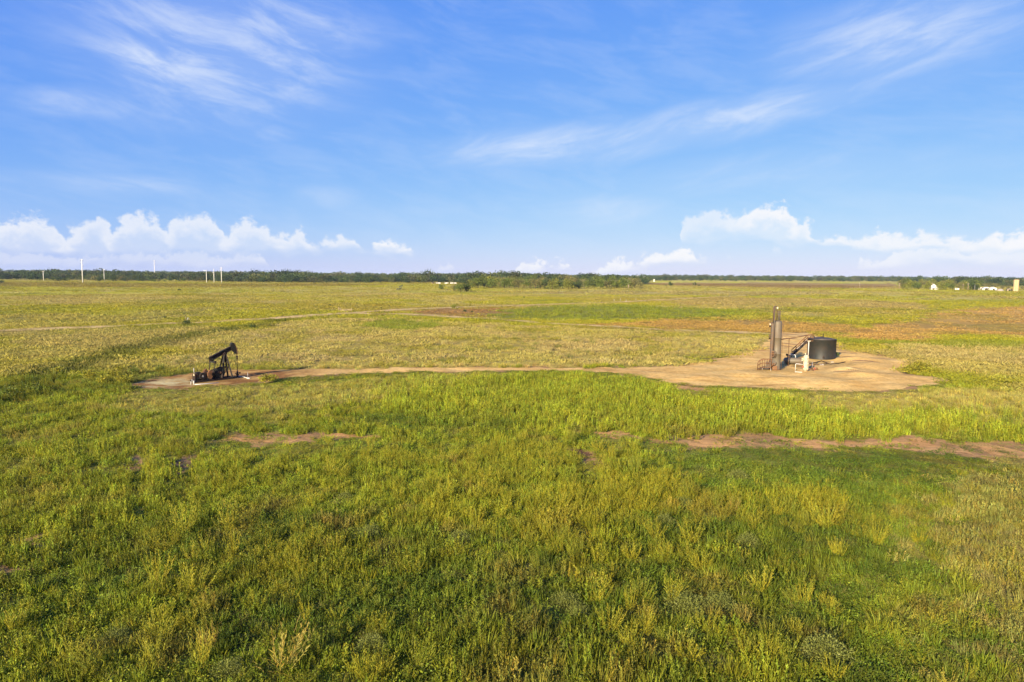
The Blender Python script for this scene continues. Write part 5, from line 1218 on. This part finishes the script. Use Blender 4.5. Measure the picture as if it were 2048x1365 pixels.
for x_ in (-2.2, 2.2): MB().box((x_, -4.03, 1.4), (0.7, 0.08, 0.7)).build('window', M['window_dark'], s2)
tag(s2, 'white arched hoop barn near the silo', 'barn')
s3 = place('white_barn', 1984, 581.3, R(-25)); gable(s3, 6.5, 9, 2.3, 1.2, roof='roof_white', door=(0.6, 1.6, 1.8)); tag(s3, 'low white gabled barn right of the hoop barn', 'barn')
p = gp(1999, 582.5); D_ = p.y; o = empty('earth_heap', (p.x, p.y, hz(p.x, p.y)))
vs = []; 
hm = MB(); prof = [(4.2, -0.1), (3.4, 0.6), (2.3, 1.4), (1.2, 1.9), (0.1, 2.1)]
hm.lathe((0, 0, 0), prof, 18); hm.v = [(x_ * (1 + .2 * math.sin(3 * y_)), y_, z_ * (1 + .18 * math.sin(2.1 * x_ + y_))) for x_, y_, z_ in hm.v]
hm.build('heap', M['concrete'], o); tag(o, 'brown-grey heap of earth between white barn and silo', 'heap')
sl = place('silo', 2031, 583.5); ks = mpp(2031, 583.5); hs_ = 23.5 * ks; rs_ = 4.6 * ks
prof = []
for i in range(15):
    z_ = hs_ * i / 14; prof += [(rs_ * 1.012, z_ + 0.0), (rs_ * 1.012, z_ + 0.10), (rs_, z_ + 0.12), (rs_, z_ + hs_ / 14 - 0.02)]
MB().lathe((0, 0, -0.1), prof[:-2], 32).build('stave_wall', M['silo_concrete'], sl)
MB().lathe((0, 0, 0), [(rs_ * 0.97, hs_ - 0.2), (rs_ * 0.6, hs_ + 0.05), (0.1, hs_ + 0.1)], 24).build('roof', M['silo_concrete'], sl)
MB().box((-rs_ * 0.55, -rs_ * 0.86, hs_ / 2), (0.7, 0.7, hs_ * 0.94)).build('chute', M['silo_concrete'], sl); tag(sl, 'tall tan concrete silo at the farmyard end', 'silo')
sb = place('dark_shed', 2018, 582.8, R(-25)); gable(sb, 4.0, 4.0, 1.9, 0.7, wall='pole_wood', roof='roof_grey', door=(0, 1.8, 1.7)); tag(sb, 'small dark shed just left of the silo', 'shed')
# trailers left of the grove
for px, w_, lb in ((876, 6.2, 'longest white caravan in the row left of the grove'), (893, 4.6, 'white caravan in the middle of the row left of the grove'), (903.5, 4.0, 'small white caravan near the grove end of the row'), (910, 3.4, 'last white caravan tucked against the grove')):
    t = place('caravan', px, 568.8, R(8)); hh = 2.3
    MB().prism([(-w_ / 2, 0.5), (w_ / 2, 0.5), (w_ / 2, hh - .3), (w_ / 2 - .3, hh), (-w_ / 2 + .5, hh), (-w_ / 2, hh - .5)], -1.2, 1.2).build('body', M['house_white'], t)
    MB().box((-w_ * .2, -1.22, 1.75), (w_ * .22, 0.06, 0.6)).build('window', M['window_dark'], t); MB().box((w_ * .22, -1.22, 1.35), (0.7, 0.06, 1.6)).build('door', M['grey_steel'], t)
    for x_ in (-.4, .5): MB().tube((x_, -1.15, 0.38), (x_, -0.9, 0.38), 0.38, n=14).build('wheel', M['rubber'], t)
    tag(t, lb, 'caravan')
o = place('open_shed', 866, 568.8, R(8))
for x_ in (-1.8, 0, 1.8):
    for y_ in (-1.5, 1.5): MB().box((x_, y_, 1.1), (0.14, 0.14, 2.4)).build('post', M['pole_wood'], o)
MB().beam((-2.1, 0, 2.3), (2.1, 0, 2.6), 3.6, 0.10).build('roof', M['roof_grey'], o); MB().box((0, 1.5, 1.2), (3.7, 0.06, 2.2)).build('back_wall', M['pole_wood'], o)
tag(o, 'dark open-fronted shed left of the white caravans', 'shed')
# white buildings on the far rise, lone white specks of houses in the woods
def far_house(px, py, Y, w_, h_, label, rise=0.0):
    p = at(px, py, Y); o = empty('distant_house', (p.x, p.y, p.z)); gable(o, w_, w_ * 0.6, h_, h_ * 0.3, roof='roof_white', wins=((-w_ * .25, h_ * .5, w_ * .12, h_ * .3), (w_ * .25, h_ * .5, w_ * .12, h_ * .3)))
    MB().box((0, 0, -5), (w_ * 0.9, w_ * 0.5, 10)).build('foundation', M['concrete'], o); tag(o, label, 'house'); return o
far_house(1265, 556.6, 2100, 9, 4.0, 'small white house end of the white buildings on the far wooded rise')
far_house(1275, 556.6, 2130, 13, 6.0, 'gabled white building in the middle of the group on the far wooded rise')
far_house(1286, 557.0, 2090, 15, 5.5, 'long white building of the group on the far wooded rise')
far_house(1308, 564.0, 1450, 3.0, 4.5, 'tiny white hut at the far edge of the brown field')
far_house(1355, 555.2, 2500, 9, 3.0, 'tiny white house in the woods above the brown field')
far_house(585, 548.4, 2700, 8, 3.5, 'tiny white house high in the left-centre woods')
far_house(1132, 551.5, 2700, 8, 3.0, 'tiny white house in the woods above the grove')
far_house(342, 556, 1500, 5, 3.0, 'tiny white house in the woods between the left power poles')

# ------------------------------------------------------------------ single weeds and bushes of the near field
WM = [plant_material('weed_yellow', (0.265, 0.250, 0.020)), plant_material('weed_lime', (0.180, 0.195, 0.019)), plant_material('weed_gold', (0.270, 0.215, 0.040)), plant_material('bush_grey', (0.175, 0.195, 0.040))]
WEED = {}
for mi, mt in enumerate(WM[:3]):
    for v in range(6):
        gl = p_weed(800 + mi * 10 + v, (16, 24, 30, 36, 22, 42)[v], (0.95, 0.8, 1.05, 0.85, 1.0, 0.7)[v], (0.45, 0.75, 0.6, 0.9, 0.35, 0.8)[v], 22, 0.014)
        for k_ in range(26):                                  # undergrowth of other leaves and a few bent stems
            a_ = gl.r.uniform(0, 6.283); gl.blade((gl.r.normal() * .22, gl.r.normal() * .22, -.03), (math.cos(a_) * .9, math.sin(a_) * .9, gl.r.uniform(.3, 1)), gl.r.uniform(.25, .6), 0.016, gl.r.uniform(.4, 2.0), tuple(q * 0.8 for q in gl.shade(.6, 1.1, .2)), 3)
        WEED[(mi, v)] = gl.mesh('feathery_weed', mt)
weeds = [(368, 1073, 70), (461, 1066, 70), (315, 1175, 75), (392, 1195, 70), (319, 1285, 70), (375, 1265, 60), (309, 1328, 70), (402, 1340, 75), (614, 1248, 70), (631, 1318, 90), (200, 1345, 80), (598, 1069, 50),
         (412, 1113, 60), (465, 1119, 60), (83, 1020, 50), (116, 1083, 60), (33, 1265, 70), (150, 1322, 70), (843, 998, 45), (876, 1008, 45), (929, 1032, 50), (952, 1055, 55), (1012, 1015, 45), (1118, 1024, 60), (972, 968, 45), (1000, 975, 50),
         (1102, 1086, 55), (1125, 1090, 55), (1122, 1109, 50), (1155, 1123, 60), (1072, 1143, 50), (1145, 978, 45), (1195, 1047, 60), (1195, 1130, 60), (1264, 1120, 60), (1337, 1116, 60), (1218, 1266, 70), (1201, 1206, 55), (1284, 1203, 65), (1261, 1226, 65),
         (1321, 1283, 60), (1288, 1276, 70), (1258, 1296, 60), (836, 1340, 70), (770, 1355, 60), (942, 1266, 65), (1308, 1003, 50), (1271, 955, 45), (1344, 1206, 80), (1551, 1033, 50), (1582, 1038, 55), (1619, 1056, 60), (1652, 1056, 60), (1511, 1055, 50),
         (1682, 1048, 50), (1676, 1117, 60), (1642, 1165, 55), (1588, 1205, 60), (1609, 1208, 60), (1652, 1213, 55), (1753, 1088, 55), (1407, 1139, 55), (1383, 1088, 70), (1521, 1186, 60), (1840, 1085, 50), (1377, 1325, 70), (1541, 1325, 80), (1575, 1338, 80),
         (1508, 1310, 70), (1588, 1270, 50), (1494, 1312, 60), (1938, 1362, 60), (1145, 888, 40), (1068, 902, 40), (1092, 926, 40), (1045, 881, 35), (740, 905, 35), (1224, 922, 38), (945, 952, 42), (899, 928, 38), (1198, 905, 38), (664, 952, 42), (299, 935, 35), (690, 958, 40),
         (1388, 1005, 50), (1430, 1020, 45), (1310, 1075, 50), (1230, 1000, 45)]
golds = [(428, 1231, 55), (425, 1297, 55), (563, 1350, 105), (1488, 1250, 50), (905, 930, 30), (1466, 1030, 40)]
DOMES = [(1652, 1312, 50), (1132, 1212, 32), (738, 1078, 26), (920, 1088, 28), (744, 1302, 34), (1440, 1215, 34), (1372, 1222, 40), (1496, 1092, 26), (236, 1285, 30), (1366, 1010, 20), (1476, 958, 22), (690, 1000, 18), (1200, 1040, 18), (1330, 1045, 20), (1160, 1232, 26), (460, 1352, 34)]
def beside(px, py):
    """what a weed stands next to"""
    p = gp(px, py)
    def near(lst, r_): return any(0.05 < (gp(q[0], q[1]) - p).length < r_ for q in lst)
    if near(DOMES, 2.0): return ' beside a domed grey-green bush'
    if near(golds, 2.2): return ' beside a golden dry weed'
    if any(seg_dist(b + [b[0]], np.array([p.x]), np.array([p.y]))[0] < 3.5 for b in BARE): return ' close to bare earth'
    if pip(REG['straw_r'], np.array([p.x]), np.array([p.y]))[0]: return ' at the edge of the pale dry grass'
    if near(weeds, 1.3): return ' touching another weed of its kind'
    return ' standing alone above the low weeds'
rw_ = random.Random(3)
def put_weed(px, py, hpx, mi, name, label, group, cat='weed'):
    p = gp(px, py); D = p.y * math.cos(R(5.5)) + 12 * math.sin(R(5.5)); s = hpx * rw_.uniform(0.74, 1.08) * D / FPX / 0.95
    o = bpy.data.objects.new(name, WEED[(mi, rw_.randrange(6))]); COL.objects.link(o)
    o.location = (p.x, p.y, hz(p.x, p.y)); o.rotation_euler = (rw_.gauss(0, .14), rw_.gauss(0, .14), rw_.uniform(0, 6.28)); o.scale = (s * rw_.uniform(.75, 1.2), s * rw_.uniform(.75, 1.2), s); tag(o, label, cat, group); KEEP_CLEAR.append((p.x, p.y, 0.28))
for (px, py, h_) in weeds:
    mi = 0 if rw_.random() < 0.6 else 1
    wh = beside(px, py); put_weed(px, py, h_, mi, 'feathery_weed', ('bright yellow-green feathery weed' if mi == 0 else 'lime green feathery weed') + wh, ('yellow-green feathery weeds' if mi == 0 else 'lime green feathery weeds') + wh)
for (px, py, h_) in golds: put_weed(px, py, h_, 2, 'dry_weed', 'golden dry weed with bare upright stalks in the near field', 'golden dry weeds')
# domed grey-green bushes with pale flower specks
def p_dome(seed, n=1900, twigs=160):
    g = Leaves(seed)
    for i in range(twigs):
        a = g.r.uniform(0, 6.283); e = g.r.uniform(0.15, 1.5)
        g.blade((0, 0, 0), (math.cos(a) * math.cos(e), math.sin(a) * math.cos(e), math.sin(e) * .8), g.r.uniform(.7, 1.25), 0.012, 0, g.shade(.6, 1.0, .03), 1)
    for i in range(n):
        d = g.r.normal(size=3); d[2] = abs(d[2]); d /= np.linalg.norm(d); az_ = math.atan2(d[1], d[0]); r_ = g.r.uniform(0.55, 1.0) * (0.88 + 0.10 * math.sin(5 * az_ + seed) + 0.12 * math.sin(3 * az_ + 4 * d[2] + seed)) * (1.22 if g.r.uniform() < .06 else 1)
        p_ = d * r_ * np.array((1, 1, 0.78)); c = g.shade(.7, 1.25, .05)
        if g.r.uniform() < 0.012: c = (2.0, 1.9, 3.0)
        g.leaf(p_, d + g.r.normal(size=3) * .6, 0.10 * g.r.uniform(.5, 1.2), 0.034, c)
    return g
DOME = [p_dome(900 + i).mesh('twigs', WM[3]) for i in range(3)]
for (px, py, rpx) in DOMES:
    p = gp(px, py); D = p.y * math.cos(R(5.5)) + 12 * math.sin(R(5.5)); s = rpx * 1.15 * D / FPX
    o = bpy.data.objects.new('domed_bush', DOME[rw_.randrange(3)]); COL.objects.link(o); o.location = (p.x, p.y, hz(p.x, p.y) - 0.03); o.scale = (s, s, s * 1.15); o.rotation_euler.z = rw_.uniform(0, 6)
    tag(o, 'rounded grey-green bush with tiny pale flower specks in the near weeds', 'bush', 'domed grey-green bushes'); KEEP_CLEAR.append((p.x, p.y, s * 1.0))
# leafy shrubs at the pad edge and sunflowers by the pump jack
SH = [plant_material('shrub_yellow', (0.25, 0.23, 0.020)), plant_material('shrub_green', (0.110, 0.135, 0.016))]
SHM = [crown_mesh(950 + i, 1.5, 1.15, 0.0, 10, 420, 0.13, SH[i % 2]) for i in range(4)]
def shrub(px, py, s, v, label, group=None):
    p = gp(px, py); o = bpy.data.objects.new('leafy_shrub', SHM[v]); COL.objects.link(o); o.location = (p.x, p.y, hz(p.x, p.y) - 0.05); o.scale = (s, s, s); o.rotation_euler.z = rw_.uniform(0, 6); tag(o, label, 'shrub', group)
for px, py, s in ((1812, 749, 1.0), (1826, 746, 1.2), (1840, 743, 1.4), (1854, 747, 1.2), (1868, 749, 1.0)): shrub(px, py, s, 0 if px < 1860 else 2, 'yellowish shrub in the clump on the sandy pad rim', 'shrubs on the pad rim')
for px, py, s, v in ((530, 768, 1.1, 0), (545, 762, 0.8, 2), (180, 762, 1.1, 0), (205, 770, 1.0, 2), (228, 758, 1.0, 0), (250, 770, 1.2, 2), (270, 752, 1.0, 1), (240, 748, 1.0, 0), (120, 748, 1.1, 2), (62, 788, 1.1, 1), (22, 798, 1.2, 1), (320, 746, 0.8, 3)):
    shrub(px, py, s, v, 'tall yellow-flowered weed bush around the pump jack patch' if v in (0, 2) else 'dark green weed bush around the pump jack patch', 'yellow weed bushes near the pump jack' if v in (0, 2) else 'dark weed bushes near the pump jack')
shrub(1669, 716.5, 0.75, 3, 'dark green weeds growing against the tank base')

# ------------------------------------------------------------------ ground cover
hb = MB().box((0, 2000, 17.0), (16000, 16000, 40.0)).build('haze', bpy.data.materials.new('haze_air')); hm_ = hb.data.materials[0]; hm_.use_nodes = True; nt_ = hm_.node_tree; nt_.nodes.clear()
pv = nt_.nodes.new('ShaderNodeVolumePrincipled'); pv.inputs['Color'].default_value = (0.62, 0.80, 1.0, 1); pv.inputs['Density'].default_value = 0.000042; pv.inputs['Anisotropy'].default_value = 0.0
mo_ = nt_.nodes.new('ShaderNodeOutputMaterial'); nt_.links.new(pv.outputs[0], mo_.inputs['Volume']); tag(hb, kind='stuff')
scatter_band('weedy_grass', 14, 46, 16, 0.88, False, 'thick green and yellow weeds covering the open field', 1, hmul=0.80)
scatter_band('field_grass', 46, 92, 7.0, 1.05, False, 'tall green grass between bare strip and dirt lane', 2, hmul=0.80)
scatter_band('pasture_grass', 92, 190, 1.3, 1.5, True, 'pale dry pasture grass beyond the dirt lane', 3, hmul=0.8)
scatter_band('far_grass', 190, 430, 0.16, 2.6, True, 'yellow-green grass of the distant open fields', 4, hmul=0.9)
scatter_band('horizon_grass', 430, 1150, 0.02, 5.5, True, 'grass of the farthest fields before the woods', 5, hmul=1.1)
